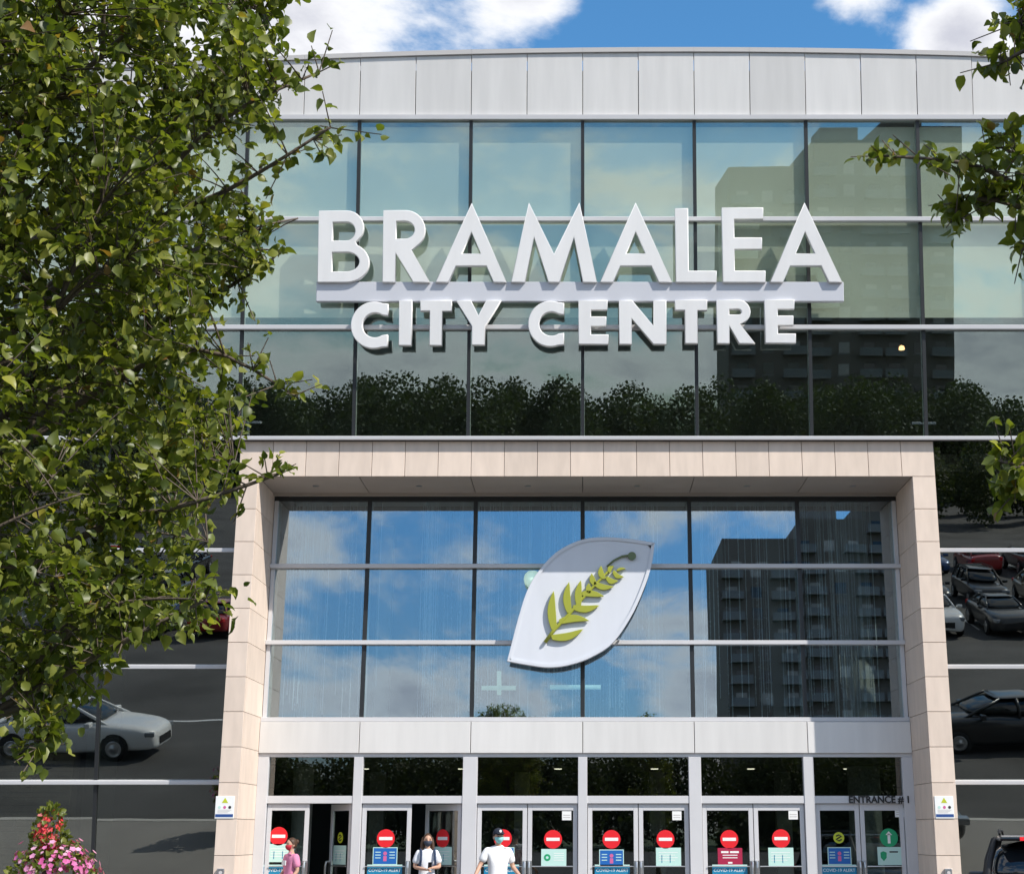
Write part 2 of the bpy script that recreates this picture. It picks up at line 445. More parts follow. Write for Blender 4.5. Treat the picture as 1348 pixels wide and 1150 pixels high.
# --- leaning curtain wall
cw = lean_part('curtain_wall', MB().box(-HX, HX, .02, .12, -.05, .04), 'dark_gasket')
def pane(u0, u1, v0, v1, mat):
    w, h = (u1 - u0) / 2 - .02, (v1 - v0) / 2 - .02
    me = MB().box(-w, w, 0, .012, -h, h).mesh('pane', mat)
    o = link('pane', me, cw, ((u0 + u1) / 2, .035, (v0 + v1) / 2))
    o.rotation_euler = (rng.gauss(0, .0013), 0, rng.gauss(0, .0016))
    return o
def vmull(u, v0, v1):
    link('mullion', MB().box(-.032, .032, .0, .06, v0, v1).mesh('mullion', 'dark_gasket'), cw, (u, 0, 0))
    link('mullion_fin', MB().box(-.04, .04, .062, .105, v0, v1).mesh('mullion_fin', 'inner_fin'), cw, (u + .0, 0, 0))
def hmull(u0, u1, v, h=.085, d=.09):
    link('transom', MB().cham(u0, u1, -d, .06, v - h / 2, v + h / 2, .008).mesh('transom', 'aluminium'), cw, (0, 0, 0))
for i in range(-8, 8):
    for r in range(3):
        pane(i * BW, (i + 1) * BW, VR[r], VR[r + 1], 'glass_upper')
for i in range(-8, 9):
    vmull(i * BW, VR[0] + .05, VR[3] - .03)
for r in (1, 2): hmull(-HX, HX, VR[r])
hmull(-HX, HX, VR[0] + .0, .07, .11)
VG = -(HINGE.z - .01) / math.cos(R(LEAN))
VS = [onLean(767, y)[1] for y in (577, 724, 877, 1029)] + [VG]
EX0, EX1 = -6.40, 6.56                     # outside edges of the portal
for sgn, e in ((-1, EX0), (1, EX1)):
    us = [e, sgn * 8.86] + [sgn * (8.86 + j * 2.035) for j in range(1, 5)]
    for a, b in zip(us, us[1:]):
        for r in range(4):
            pane(min(a, b), max(a, b), VS[r + 1], VS[r], 'glass_side')
    for u in us[1:]: vmull(u, VG, -.05)
    for r in (1, 2, 3): hmull(min(us[0], us[-1]), max(us[0], us[-1]), VS[r], .075, .07)
# roller blinds hanging inside the two upper rows, one per bay
bl = lean_part('blind_rail', MB().box(-HX, HX, .13, .19, VR[3] - .30, VR[3] - .22), 'inner_fin')
for i in range(-8, 8):
    for r in (1, 2):
        z0 = VR[r] + (.22 if r == 1 else .0); z1 = VR[r + 1] - (.004 if r == 1 else .12)
        link('roller_blind', MB().box(-BW / 2 + .01, BW / 2 - .01, 0, .01, z0, z1).mesh('roller_blind', 'blind'), bl, ((i + .5) * BW, .115, 0))
# --- interior
IX0_, IX1_ = -6.0, 6.1
YB, ZR = 15.0, 15.0
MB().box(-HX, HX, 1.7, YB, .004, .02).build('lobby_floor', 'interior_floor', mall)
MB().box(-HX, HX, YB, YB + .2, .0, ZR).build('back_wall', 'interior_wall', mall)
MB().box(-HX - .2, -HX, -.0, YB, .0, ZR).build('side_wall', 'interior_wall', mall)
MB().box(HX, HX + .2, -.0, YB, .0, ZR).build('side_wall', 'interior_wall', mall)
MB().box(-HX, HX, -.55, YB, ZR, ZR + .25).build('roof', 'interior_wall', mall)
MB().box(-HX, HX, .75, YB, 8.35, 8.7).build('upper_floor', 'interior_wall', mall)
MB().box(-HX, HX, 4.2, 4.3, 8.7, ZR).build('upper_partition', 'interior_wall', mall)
for x, y, r in ((-5.55, 3.4, .20), (5.55, 3.2, .32), (-9.6, 3.4, .3), (9.9, 3.4, .3)):
    MB().lathe([(r, .02), (r, 8.34)], (x, y, 0), 24).build('column', 'interior_column', mall, smooth=True)
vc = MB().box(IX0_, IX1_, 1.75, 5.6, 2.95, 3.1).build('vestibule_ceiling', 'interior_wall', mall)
for i in range(1, 12, 2):
    MB().lathe([(.001, 0), (.07, 0), (.08, .012)], (-5.4 + i * .98, 3.1 + .9 * (i % 2), 2.935), 16).build('fill_downlight', 'fill_downlight', vc)  # added lamps, hidden from view, to brighten the dark lobby and its people
for x in (-4.4, -1.3, 1.6, 4.3): MB().box(x - .16, x + .16, 5.7, 6.0, .02, 8.34).build('column', 'interior_column', mall)
# stacked stone pier just inside the far end of the wall
pier = MB().box(-11.9, -9.75, 2.25, 2.6, .02, 3.2).build('stone_pier', 'stone_back', mall)
zz = .03
while zz < 3.15:
    h = rng.choice((.09, .12, .15)); x = -11.9
    while x < -9.8:
        w = rng.uniform(.25, .6); x1 = min(x + w, -9.75)
        MB().cham(x + .006, x1 - .006, 2.2 - rng.uniform(0, .05), 2.249, zz + .005, zz + h - .005, .008).build('ledge_stone', 'stone', pier)
        x = x1
    zz += h
# --- stone portal
YR = 1.44
ZT, ZL = HINGE.z - .045, onY(767, 627, 0).z
IX0, IX1 = -6.03, 6.13
portal = MB().box(EX0 + .04, IX0 - .04, .035, 1.7, .0, ZL).box(IX1 + .04, EX1 - .04, .035, 1.7, .0, ZL).box(EX0 + .04, EX1 - .04, .035, 1.7, ZL + .035, ZT).build('stone_portal', 'stone_back', mall)
PS = .615
def stone(x0, x1, y0, y1, z0, z1, axis):
    g = .0045
    if axis == 'f': mb = MB().cham(x0 + g, x1 - g, y0, y1, z0 + g, z1 - g, .004)
    else: mb = MB().box(x0, x1, y0 + g, y1 - g, z0 + g, z1 - g)
    return mb.build('stone_panel', 'stone', portal)
xs = [EX0]; x = -6.03 - .0
xs = [EX0 + (EX1 - EX0) * i / 21 for i in range(22)]
for a, b in zip(xs, xs[1:]): stone(a, b, 0, .034, ZL, ZT, 'f')
zs = [ZL - i * PS for i in range(40) if ZL - i * PS > .1] + [.004]
for a, b in zip(zs[1:], zs):
    stone(EX0, IX0, 0, .034, a, b, 'f'); stone(IX1, EX1, 0, .034, a, b, 'f')
    stone(IX0 - .034, IX0, .036, YR + .10, a, b, 's'); stone(IX1, IX1 + .034, .036, YR + .10, a, b, 's')
    stone(EX0, EX0 + .034, .036, 1.7, a, b, 's'); stone(EX1 - .034, EX1, .036, 1.7, a, b, 's')
stone(EX0, EX0 + .034, .036, 1.7, ZL, ZT, 's'); stone(EX1 - .034, EX1, .036, 1.7, ZL, ZT, 's')
MB().box(EX0 + .01, EX1 - .01, .01, .8, ZT + .002, ZT + .03).build('portal_flashing', 'coping', mall)
BX = [IX0] + [(v - 767) / 70.15 for v in (475, 620.5, 767, 913, 1061)] + [IX1]
soff = MB().box(IX0, IX1, .04, YR + .05, ZL + .02, ZL + .034).build('soffit', 'dark_gasket', mall)
for a, b in zip(BX, BX[1:]):
    MB().box(a + .007, b - .007, .04, YR - .1, ZL, ZL + .018).build('soffit_panel', 'soffit_metal', soff)
    MB().lathe([(.06, 0), (.06, -.006), (.0, -.006)], ((a + b) / 2, .75, ZL), 16).build('soffit_light', 'steel', soff)
MB().box(IX0 + .002, IX1 - .002, YR - .098, YR + .02, ZL - .045, ZL + .016).build('soffit_trim', 'soffit_metal', soff)

# --- glazed screen set back inside the portal
zY = lambda y: onY(767, y, YR).z
RZ = [zY(946), zY(845.5), zY(745), zY(651)]
scr = MB().box(IX0, IX1, YR + .03, YR + .14, RZ[3] - .12, ZL - .047).build('glazed_screen', 'dark_gasket', mall)  # dark head strip puts the shade under the soffit into its colour
def rpane(x0, x1, z0, z1, mat, par, y=YR + .06, wob=True):
    w, h = (x1 - x0) / 2 - .012, (z1 - z0) / 2 - .012
    o = link('pane', MB().box(-w, w, 0, .012, -h, h).mesh('pane', mat), par, ((x0 + x1) / 2, y, (z0 + z1) / 2))
    if wob: o.rotation_euler = (rng.gauss(0, .0013), 0, rng.gauss(0, .0018))
    return o
for i in range(6):
    for r in range(3):
        rpane(BX[i] + .03, BX[i + 1] - .03, RZ[r] + .03, RZ[r + 1] - (.03 if r < 2 else .11), 'glass_recess', scr)
for i in range(7):
    x = BX[i] + (.05 if i == 0 else -.05 if i == 6 else 0)
    MB().box(x - .038, x + .038, YR + .02, YR + .085, RZ[0], RZ[3] - .12).build('mullion', 'dark_gasket' if 0 < i < 6 else 'aluminium', scr)
    MB().box(x - .045, x + .045, YR + .087, YR + .32, RZ[0], RZ[3] - .12).build('mullion_fin', 'inner_fin', scr)
for r in (1, 2):
    MB().cham(IX0, IX1, YR - .06, YR + .08, RZ[r] - .04, RZ[r] + .04, .006).build('transom', 'aluminium', scr)
MB().cham(IX0, IX1, YR - .06, YR + .08, RZ[0] - .05, RZ[0] + .03, .006).build('transom', 'aluminium', scr)
# metal band over the doors
BZ0, BZ1 = zY(991), RZ[0] - .055
bsc = MB().box(IX0, IX1, YR - .02, YR + .3, BZ0, BZ1).build('door_fascia', 'dark_gasket', mall)
for a, b in zip(BX, BX[1:]):
    MB().cham(a + .006, b - .006, YR - .10, YR - .022, BZ0, BZ1 - .003, .006).build('fascia_panel', 'white_panel', bsc)
# transom lights, door frames, doors
TZ0, TZ1 = zY(1047), zY(996)
DTOP = zY(1057)
dfr = MB().box(IX0, IX1, YR - .05, YR + .09, TZ1, BZ0 - .003).build('door_screen', 'aluminium', mall)
MB().cham(IX0 + .0, IX1, YR - .055, YR + .095, DTOP, TZ0, .005).build('door_header', 'aluminium', dfr)
PW = [.10, .085, .135, .085, .115, .095, .10]
for i in range(7):
    x = BX[i] + (PW[i] if i == 0 else -PW[i] if i == 6 else 0)
    MB().cham(x - PW[i], x + PW[i], YR - .07, YR + .10, .004, TZ1 - .002, .006).build('door_post', 'aluminium', dfr)
for i in range(6):
    a = BX[i] + (2 * PW[0] if i == 0 else PW[i]); b = BX[i + 1] - (2 * PW[6] if i == 5 else PW[i + 1])
    rpane(a - .01, b + .01, TZ0 - .01, TZ1 + .01, 'glass_transom', dfr, YR + .03)

STK = -.012      # stickers sit on the outer face of the door glass
def sticker(name, door, cx, cz, build, mats):
    mb = MB(); build(mb); o = link(name, mb.mesh(name, mats), door, (cx, STK, cz)); return o
def no_entry(mb, r=.165):
    mb.disc(0, 0, r, -.003, 0, 32, 0); mb.box(-r * .74, r * .74, -.005, -.0032, -r * .17, r * .17, 1)
def notice(w, h, kind):
    def f(mb):
        mb.box(-w / 2, w / 2, -.003, 0, -h / 2, h / 2, 0)
        if kind == 'blue':
            mb.box(-w / 2 + .015, w / 2 - .015, -.0045, -.0032, -h / 2 + .015, h / 2 - .015, 1)
            mb.disc(0, .045, .035, -.006, -.0047, 12, 2); mb.box(-.03, .03, -.006, -.0047, -.09, .0, 2)
            for s in (-1, 1):
                for q in range(3): mb.box(s * .13 - .05, s * .13 + .05, -.006, -.0047, .06 - q * .05, .075 - q * .05, 3)
        elif kind == 'mint':
            for q in range(4): mb.box(-w / 2 + .05, w / 2 - .06 - .05 * (q % 2), -.0045, -.0032, .07 - q * .045, .08 - q * .045, 1)
            mb.box(-w * .28, -w * .25, -.0045, -.0032, -h * .33, h * .1, 2); mb.box(w * .05, w * .08, -.0045, -.0032, -h * .33, h * .1, 2)
        elif kind == 'ring':
            mb.disc(-w * .26, -.0, .062, -.0045, -.0032, 20, 2); mb.disc(-w * .26, 0, .025, -.006, -.0047, 12, 0)
            for q in range(4): mb.box(0, w * .4, -.0045, -.0032, .07 - q * .04, .08 - q * .04, 1)
        elif kind == 'shield':
            mb.prism([(-w * .38, .06), (-w * .26, .085), (-w * .12, .06), (-w * .13, -.03), (-w * .25, -.09), (-w * .37, -.03)][::-1], -.0045, -.0032, 2)
            mb.box(0, w * .35, -.0045, -.0032, .06, .085, 1)
        elif kind == 'magenta':
            mb.box(-w * .36, -w * .06, -.0045, -.0032, .065, .1, 1); mb.box(w * .0, w * .36, -.0045, -.0032, .065, .1, 1)
            for q in range(2): mb.box(-w * .3, w * .3, -.0045, -.0032, .02 - q * .045, .035 - q * .045, 1)
            mb.box(-.04, .04, -.0045, -.0032, -.12, -.09, 1)
        elif kind == 'alert':
            mb.box(-w / 2, w / 2, -.0045, -.0032, h / 2 - .035, h / 2, 1)
            t = text_mesh('COVID-19 ALERT', .078, .0005); mb.mesh_add(t, Matrix.Translation((0, -.004, h / 2 - .125)) @ TXT, 2)
            for q in range(5): mb.box(-w * .42, w * (.2 + .04 * (q % 3)), -.0045, -.0032, h / 2 - .2 - q * .07, h / 2 - .175 - q * .07, 2)
        elif kind == 'slip':
            for q in range(2): mb.box(-w * .38, w * .38, -.0045, -.0032, -.0 - q * .04, .018 - q * .04, 1)
    return f
def lime(mb):
    mb.disc(0, 0, .10, -.003, 0, 24, 0)
    mb.tube([(-.05, -.005, .03), (0, -.005, .05), (.05, -.005, .03), (-.05, -.005, -.03), (0, -.005, -.055), (.05, -.005, -.03)], [.012] * 6, 5, 1)
def arrow(mb):
    mb.disc(0, 0, .165, -.003, 0, 32, 0)
    mb.box(-.025, .025, -.005, -.0032, -.10, .07, 1)
    mb.prism([(-.06, .05), (.06, .05), (0, .115)], -.005, -.0032, 1)

def make_door(x0, x1, side, swing, items, pull=True):
    """one leaf; side = hinge side (-1 at x0, +1 at x1); swing in degrees into the lobby"""
    w = x1 - x0
    hx = x0 if side < 0 else x1
    root = MB()
    s = 1 if side < 0 else -1
    X = lambda t: s * t                      # local x measured away from the hinge
    def bx(mb, a, b, *r): mb.box(min(X(a), X(b)), max(X(a), X(b)), *r)
    z0, z1, st = .015, DTOP - .006, .085
    for a, b in ((.004, st), (w - st, w - .004)):
        bx(root, a, b, -.022, .022, z0, z1)
    bx(root, st, w - st, -.022, .022, z1 - .12, z1); bx(root, st, w - st, -.022, .022, z0, z0 + .22)
    d = link('door', root.mesh('door', 'aluminium'), dfr, (hx, YR + .02, 0)); bevel(d, .004, 1)
    d.rotation_euler = (0, 0, (1 if side < 0 else -1) * R(swing))
    g = MB(); bx(g, st, w - st, -.006, .006, z0 + .22, z1 - .12); link('door_glass', g.mesh('door_glass', 'glass_door'), d)
    b = MB(); b.tube([(X(st + .005), -.045, 1.10), (X(w - st - .005), -.045, 1.10)], [.011, .011], 8); link('push_bar', b.mesh('push_bar', 'steel'), d)
    if pull:
        h = MB(); cx = X(w - st * .45)
        h.tube([(cx, -.025, 1.18), (cx, -.10, 1.17), (cx + .0, -.115, 1.08), (cx, -.115, .92), (cx, -.10, .83), (cx, -.025, .82)], [.024] * 6, 8)
        h.box(cx - .05, cx + .05, -.030, -.0225, .76, 1.20); link('pull_handle', h.mesh('pull_handle', 'steel'), d)
    for kind, px, py, ww, hh in items:
        p = onY(px, py, YR + .02); 
        c = Vector((p.x - hx, 0, p.z))
        if swing: c.x = X(ww if False else w / 2)      # on a swung leaf the signs sit mid-glass
        def put(nm, f, mats): sticker(nm, d, c.x, c.z, f, mats)
        if kind == 'no': put('no_entry_sticker', no_entry, ['red_sign', 'white_sign'])
        elif kind == 'lime': put('floor_sticker', lime, ['lime_sign', 'black_print'])
        elif kind == 'arrow': put('arrow_sticker', arrow, ['green_sign', 'white_sign'])
        elif kind == 'blue': put('notice', notice(ww, hh, 'blue'), ['mint_sign', 'blue_sign', 'pink_print', 'mint_sign'])
        elif kind == 'mint': put('notice', notice(ww, hh, 'mint'), ['mint_sign', 'white_sign', 'cyan_sign'])
        elif kind == 'ring': put('notice', notice(ww, hh, 'ring'), ['mint_sign', 'white_sign', 'green_sign'])
        elif kind == 'shield': put('notice', notice(ww, hh, 'shield'), ['mint_sign', 'black_print', 'green_sign'])
        elif kind == 'magenta': put('notice', notice(ww, hh, 'magenta'), ['magenta_sign', 'white_sign'])
        elif kind == 'alert': put('alert_banner', notice(ww, hh, 'alert'), ['cyan_sign', 'mint_sign', 'white_sign'])
        elif kind == 'slip': put('paper_slip', notice(ww, hh, 'slip'), ['white_sign', 'coping'])
    return d
def bay(i):
    a = BX[i] + (2 * PW[0] if i == 0 else PW[i]); b = BX[i + 1] - (2 * PW[6] if i == 5 else PW[i + 1]); return a + .006, (a + b) / 2, b - .006
AL = lambda x: ('alert', x, 1158, .64, .55)
SL = lambda x, y: ('slip', x, y, .17, .16)
NO = lambda x: ('no', x, 1103, 0, 0)
a, m, b = bay(0); make_door(a, m - .003, -1, 0, [('no', 367, 1100, 0, 0), ('mint', 370, 1122, .48, .32), AL(368)]); make_door(m + .003, b, 1, 52, [('lime', 446, 1102, 0, 0), ('mint', 446, 1125, .48, .34), SL(457, 1068)][:2])
a, m, b = bay(1); make_door(a, m - .003, -1, 0, [NO(508), ('blue', 507, 1126, .45, .31), AL(506)]); make_door(m + .003, b, 1, 38, [('no', 583, 1103, 0, 0), ('mint', 583, 1126, .48, .32)])
a, m, b = bay(2); make_door(a, m - .003, -1, 0, [NO(662), ('blue', 661, 1126, .45, .31), AL(660)]); make_door(m + .003, b, 1, 0, [('no', 728, 1104, 0, 0), ('ring', 729, 1128, .46, .30), SL(746, 1073)])
a, m, b = bay(3); make_door(a, m - .003, -1, 0, [('no', 805, 1104, 0, 0), ('blue', 805, 1129, .45, .31), AL(806)]); make_door(m + .003, b, 1, 0, [('no', 876, 1104, 0, 0), ('mint', 880, 1127, .46, .32), SL(891, 1073)])
a, m, b = bay(4); make_door(a, m - .003, -1, 0, [('no', 960, 1104, 0, 0), ('magenta', 961, 1127, .45, .31), AL(961)]); make_door(m + .003, b, 1, 0, [('no', 1028, 1103, 0, 0), ('mint', 1028, 1127, .46, .32), SL(1044, 1072)])
a, m, b = bay(5); make_door(a, m - .003, -1, 0, [('lime', 1104, 1102, 0, 0), ('blue', 1105, 1126, .43, .31), AL(1105)]); make_door(m + .003, b, 1, 0, [('arrow', 1170, 1102, 0, 0), ('shield', 1171, 1126, .44, .32), SL(1184, 1069)])

# ================================================================== SIGNS
OFF = .34
sign = empty('letter_sign', HINGE, LE, label='raised white lettering reading BRAMALEA CITY CENTRE on a long white beam', cat='sign')
def LU(px, py, off=OFF): u, v = onLean(px, py, off); return u, v
def arc(cx, cz, rx, rz, a0, a1, n=12): return [(cx + rx * math.cos(R(a0 + (a1 - a0) * i / n)), cz + rz * math.sin(R(a0 + (a1 - a0) * i / n))) for i in range(n + 1)]
def put_letter(ch, x0, x1, yb, yt, depth, front=OFF):
    u0, v0 = LU(x0, yb, front); u1, _ = LU(x1, yb, front); _, v1 = LU((x0 + x1) / 2, yt, front)
    w, h = u1 - u0, v1 - v0
    loops = GLYPH[ch](w, h)
    me = outline_mesh(loops, depth); me.materials.clear(); me.materials.append(MATS['sign_white']); me.materials.append(MATS['sign_side'])
    o = link('letter', me, sign, (u0, -front + depth / 2, v0)); o['label'] = 'white raised letter ' + ch[0]
    return o
def g_A(w, h, s=.185, bar=(.205, .36)):
    t = s * w                      # horizontal foot width
    c = w / 2
    k = lambda z: (c - 0) * z / h  # left outer edge x at height z
    inner_top = h * (1 - t / c)    # where inner edges meet
    b0, b1 = bar[0] * h, bar[1] * h
    iw = lambda z: t + k(z)
    return [[(0, 0), (t, 0), (iw(b0), b0), (w - iw(b0), b0), (w - t, 0), (w, 0), (c, h)], [(iw(b1), b1), (c, inner_top), (w - iw(b1), b1)]]
def g_B(w, h):
    s = .275 * w; m = .545 * h; r = .88 * w
    out = [(0, 0)] + [(.55 * w, 0)] + arc(w - .31 * h, .275 * h, .31 * h, .275 * h, -90, 62, 14)[1:] + arc(r - .235 * h, h - .235 * h, .235 * h, .235 * h, -58, 90, 12) + [(0, h)]
    lo = [(s, .15 * h)] + arc(w - .31 * h, .285 * h, .175 * h, .135 * h, -90, 90, 12) + [(s, .42 * h)]
    hi = [(s, .58 * h)] + arc(r - .235 * h, .71 * h, .12 * h, .13 * h, -90, 90, 12) + [(s, .84 * h)]
    return [out, lo, hi]
def g_R(w, h, s=None, bold=0.):
    s = s or .275 * w; t = .152 * h + bold * h; r = .885 * w; rr = .275 * h
    zc = h - rr
    out = [(0, 0), (s, 0), (s, .40 * h), (w - s * 1.28, 0), (w, 0), (.60 * w, .452 * h)] + arc(r - rr, zc, rr, rr, -52, 90, 14) + [(0, h)]
    hi = [(s, zc - rr + t)] + arc(r - rr, zc, rr - t * .95, rr - t, -90, 90, 12) + [(s, h - t)]
    return [out, hi]
def g_M(w, h):
    a, b = .205 * w, .795 * w; t = .165 * w; c = w / 2
    top = h; 
    return [[(0, 0), (t, 0), (.268 * w, .56 * h), (.435 * w, 0), (.565 * w, 0), (.732 * w, .56 * h), (w - t, 0), (w, 0), (b, top), (c, .355 * h), (a, top)]]
def g_L(w, h): s = .32 * w; return [[(0, 0), (w, 0), (w, .155 * h), (s, .155 * h), (s, h), (0, h)]]
def g_E(w, h, s=.285, t=.155, mid=None):
    s *= w; t *= h; m0 = (h - t) / 2 + .02 * h; e = .93 * w
    return [[(0, 0), (w, 0), (w, t), (s, t), (s, m0), (e, m0), (e, m0 + t), (s, m0 + t), (s, h - t), (w * .97, h - t), (w * .97, h), (0, h)]]
def g_C(w, h):
    c = .62 * w; ro, ri = .5 * h, .265 * h
    a = math.degrees(math.acos((w - .62 * w * 1) / (ro * 1.02))) if w - c < ro else 40
    out = arc(c, h / 2, c, ro, 52, 308, 28); out = [(w, out[0][1] + .02 * h)] + out[0:] + [(w, out[-1][1] - .02 * h)]
    inn = arc(c + .02 * w, h / 2, ri * .95, ri, 310, 50, 22)
    out2 = [(w, h - .045 * h)] + arc(c, h / 2, c, ro, 70, 290, 30) + [(w, .045 * h)] + [(w, .30 * h)] + arc(c + .03 * w, h / 2, ri, ri, 305, 55, 22) + [(w, .70 * h)]
    return [out2]
def g_I(w, h): return [[(0, 0), (w, 0), (w, h), (0, h)]]
def g_T(w, h): s = .20 * w; t = .24 * h; c = w / 2; return [[(c - s, 0), (c + s, 0), (c + s, h - t), (w, h - t), (w, h), (0, h), (0, h - t), (c - s, h - t)]]
def g_Y(w, h): s = .145 * w; c = w / 2; t = .33 * w; return [[(c - s, 0), (c + s, 0), (c + s, .42 * h), (w, h), (w - t, h), (c, .66 * h), (t, h), (0, h), (c - s, .42 * h)]]
def g_N(w, h): s = .27 * w; return [[(0, 0), (s, 0), (s, .58 * h), (w - s * 1.02, 0), (w, 0), (w, h), (w - s, h), (w - s, .42 * h), (s * 1.02, h), (0, h)]]
GLYPH = dict(A=g_A, B=g_B, R=g_R, M=g_M, L=g_L, E=g_E, C=g_C, I=g_I, T=g_T, Y=g_Y, N=g_N,
             E2=lambda w, h: g_E(w, h, .42, .22), R2=lambda w, h: g_R(w, h, .33 * w, .06))
for ch, x0, x1, yt in (('B', 417.5, 485.5, 277), ('R', 503, 566, 276.5), ('A', 573, 667, 267), ('M', 672.5, 786, 266.5), ('A', 789.5, 885, 266.5), ('L', 889.5, 943.5, 274), ('E', 951.5, 1008, 273), ('A', 1013.5, 1109, 266.5)):
    put_letter(ch, x0, x1, 371.5, yt, .13)
for ch, x0, x1, yt, yb in (('C', 461, 510, 397, 458.5), ('I', 524.5, 541.5, 395, 454.5), ('T', 552.5, 594, 395, 454.5), ('Y', 599.5, 659.5, 395, 454), ('C', 695, 742.5, 396, 456), ('E2', 761.5, 801, 395, 453), ('N', 815, 877.5, 395, 453), ('T', 889, 931.5, 394.5, 452), ('R2', 944, 994.5, 394.5, 452), ('E2', 1007.5, 1048, 394, 451.5)):
    put_letter(ch, x0, x1, yb, yt, .15)
u0, v0 = LU(416, 396.5, .27); u1, v1 = LU(1110.5, 371, .27)
bm_ = MB().cham(u0, u1, -.27, -.12, v0, v1, .008).build('beam', 'sign_beam', sign)
for i in range(8):
    u = u0 + .4 + (u1 - u0 - .8) * i / 7
    MB().box(u - .03, u + .03, -.119, .02, v0 + .12, v0 + .18).build('bracket', 'aluminium', sign)

# leaf emblem
YLF = 1.02
emb = empty('leaf_emblem', onY(765, 795, YLF), label='large white pointed leaf emblem with a green fern sprig', cat='emblem')
oc = Vector(emb.location)
def LF(px, py): p = onY(px, py, YLF) - oc; return (p.x, p.z)
def ZP(x, y): return LF(640 + x / 5.475, 690 + y / 5.475)       # measured on an enlarged view
def catmull(pts, n=6, closed=False):
    out = []
    for i in range(len(pts) - 1):
        p0 = pts[max(i - 1, 0)]; p1 = pts[i]; p2 = pts[i + 1]; p3 = pts[min(i + 2, len(pts) - 1)]
        for k in range(n):
            t = k / n
            out.append(tuple(.5 * ((2 * p1[j]) + (-p0[j] + p2[j]) * t + (2 * p0[j] - 5 * p1[j] + 4 * p2[j] - p3[j]) * t * t + (-p0[j] + 3 * p1[j] - 3 * p2[j] + p3[j]) * t ** 3) for j in range(len(p1))))
    out.append(tuple(pts[-1])); return out
up = catmull([ZP(*p) for p in ((150, 985), (190, 830), (235, 660), (300, 465), (390, 320), (520, 190), (690, 110), (860, 92), (1040, 105), (1215, 132))])
lo = catmull([ZP(*p) for p in ((1215, 132), (1190, 300), (1130, 480), (1040, 670), (910, 855), (760, 955), (600, 1012), (450, 1030), (300, 1012), (150, 985))])
outl = up[:-1] + lo[:-1]
cxm = sum(p[0] for p in outl) / len(outl); czm = sum(p[1] for p in outl) / len(outl)
# corrected to run anticlockwise seen from the front
outl = outl[::-1]
ins = []
n_ = len(outl)
for i, p in enumerate(outl):
    a, b = Vector(outl[i - 1]), Vector(outl[(i + 1) % n_]); t = (b - a).normalized(); nrm = Vector((-t.y, t.x)); ins.append(tuple(Vector(p) + nrm * .055))
me = outline_mesh([outl], .11, .008); me.materials.clear(); me.materials.append(MATS['leaf_white'])
link('leaf_panel', me, emb, (0, .07, 0))
me = outline_mesh([outl, ins], .03, .006); me.materials.clear(); me.materials.append(MATS['leaf_white'])
link('leaf_rim', me, emb, (0, .004, 0))
def leaflet(bx, by, tx, ty, wd, bend):
    a, b = Vector(ZP(bx, by)), Vector(ZP(tx, ty)); d = b - a; L = d.length; t = d / L; nr_ = Vector((-t.y, t.x)); wd = wd / 5.475 / 70
    l, r = [], []
    for i in range(9):
        q = i / 8; c = a + d * q + nr_ * bend * L * math.sin(math.pi * q); hw = wd * (math.sin(math.pi * min(1, .18 + .82 * q)) ** .8) * .5
        l.append(tuple(c + nr_ * hw)); r.append(tuple(c - nr_ * hw))
    lp = r + l[::-1]
    me = outline_mesh([lp], .05, .006); me.materials.clear(); me.materials.append(MATS['fern_green'])
    link('leaflet', me, emb, (0, -.03, 0))
for q in ((490, 760, 487, 480, 62, .06), (470, 815, 700, 755, 56, -.10), (600, 640, 598, 415, 56, .08), (525, 705, 742, 695, 56, .10), (668, 590, 682, 405, 52, .06), (625, 600, 815, 585, 52, -.10),
          (740, 500, 740, 425, 40, .05), (690, 500, 848, 520, 46, .05), (785, 440, 760, 355, 44, .1), (775, 425, 918, 450, 44, -.12), (850, 395, 828, 300, 44, .14), (865, 385, 950, 408, 42, -.2), (885, 350, 920, 300, 34, .2), (915, 340, 992, 380, 36, -.2), (940, 335, 1005, 322, 20, .1)):
    leaflet(*q)
st = [ZP(*p) for p in ((425, 850), (490, 760), (600, 645), (690, 540), (780, 440), (860, 360), (905, 310))]
MB().tube([(p[0], -.03, p[1]) for p in st], [.035, .034, .032, .028, .026, .022, .018], 8).build('fern_stem', 'fern_green', emb, smooth=True)
st = [ZP(*p) for p in ((870, 305), (920, 262), (980, 232), (1050, 222))]
MB().tube([(p[0], -.03, p[1]) for p in st], [.018, .020, .022, .022], 8).build('stalk', 'fern_stem', emb, smooth=True)
p = ZP(1050, 230); MB().disc(p[0], p[1], .078, -.055, -.008, 20).build('stalk_bud', 'fern_stem', emb)
for px, py in ((720, 850), (735, 745), (815, 840), (830, 740)):
    p = LF(px, py); MB().tube([(p[0], .12, p[1]), (p[0], YR + .06 - YLF, p[1])], [.02, .02], 8).build('standoff', 'steel', emb)

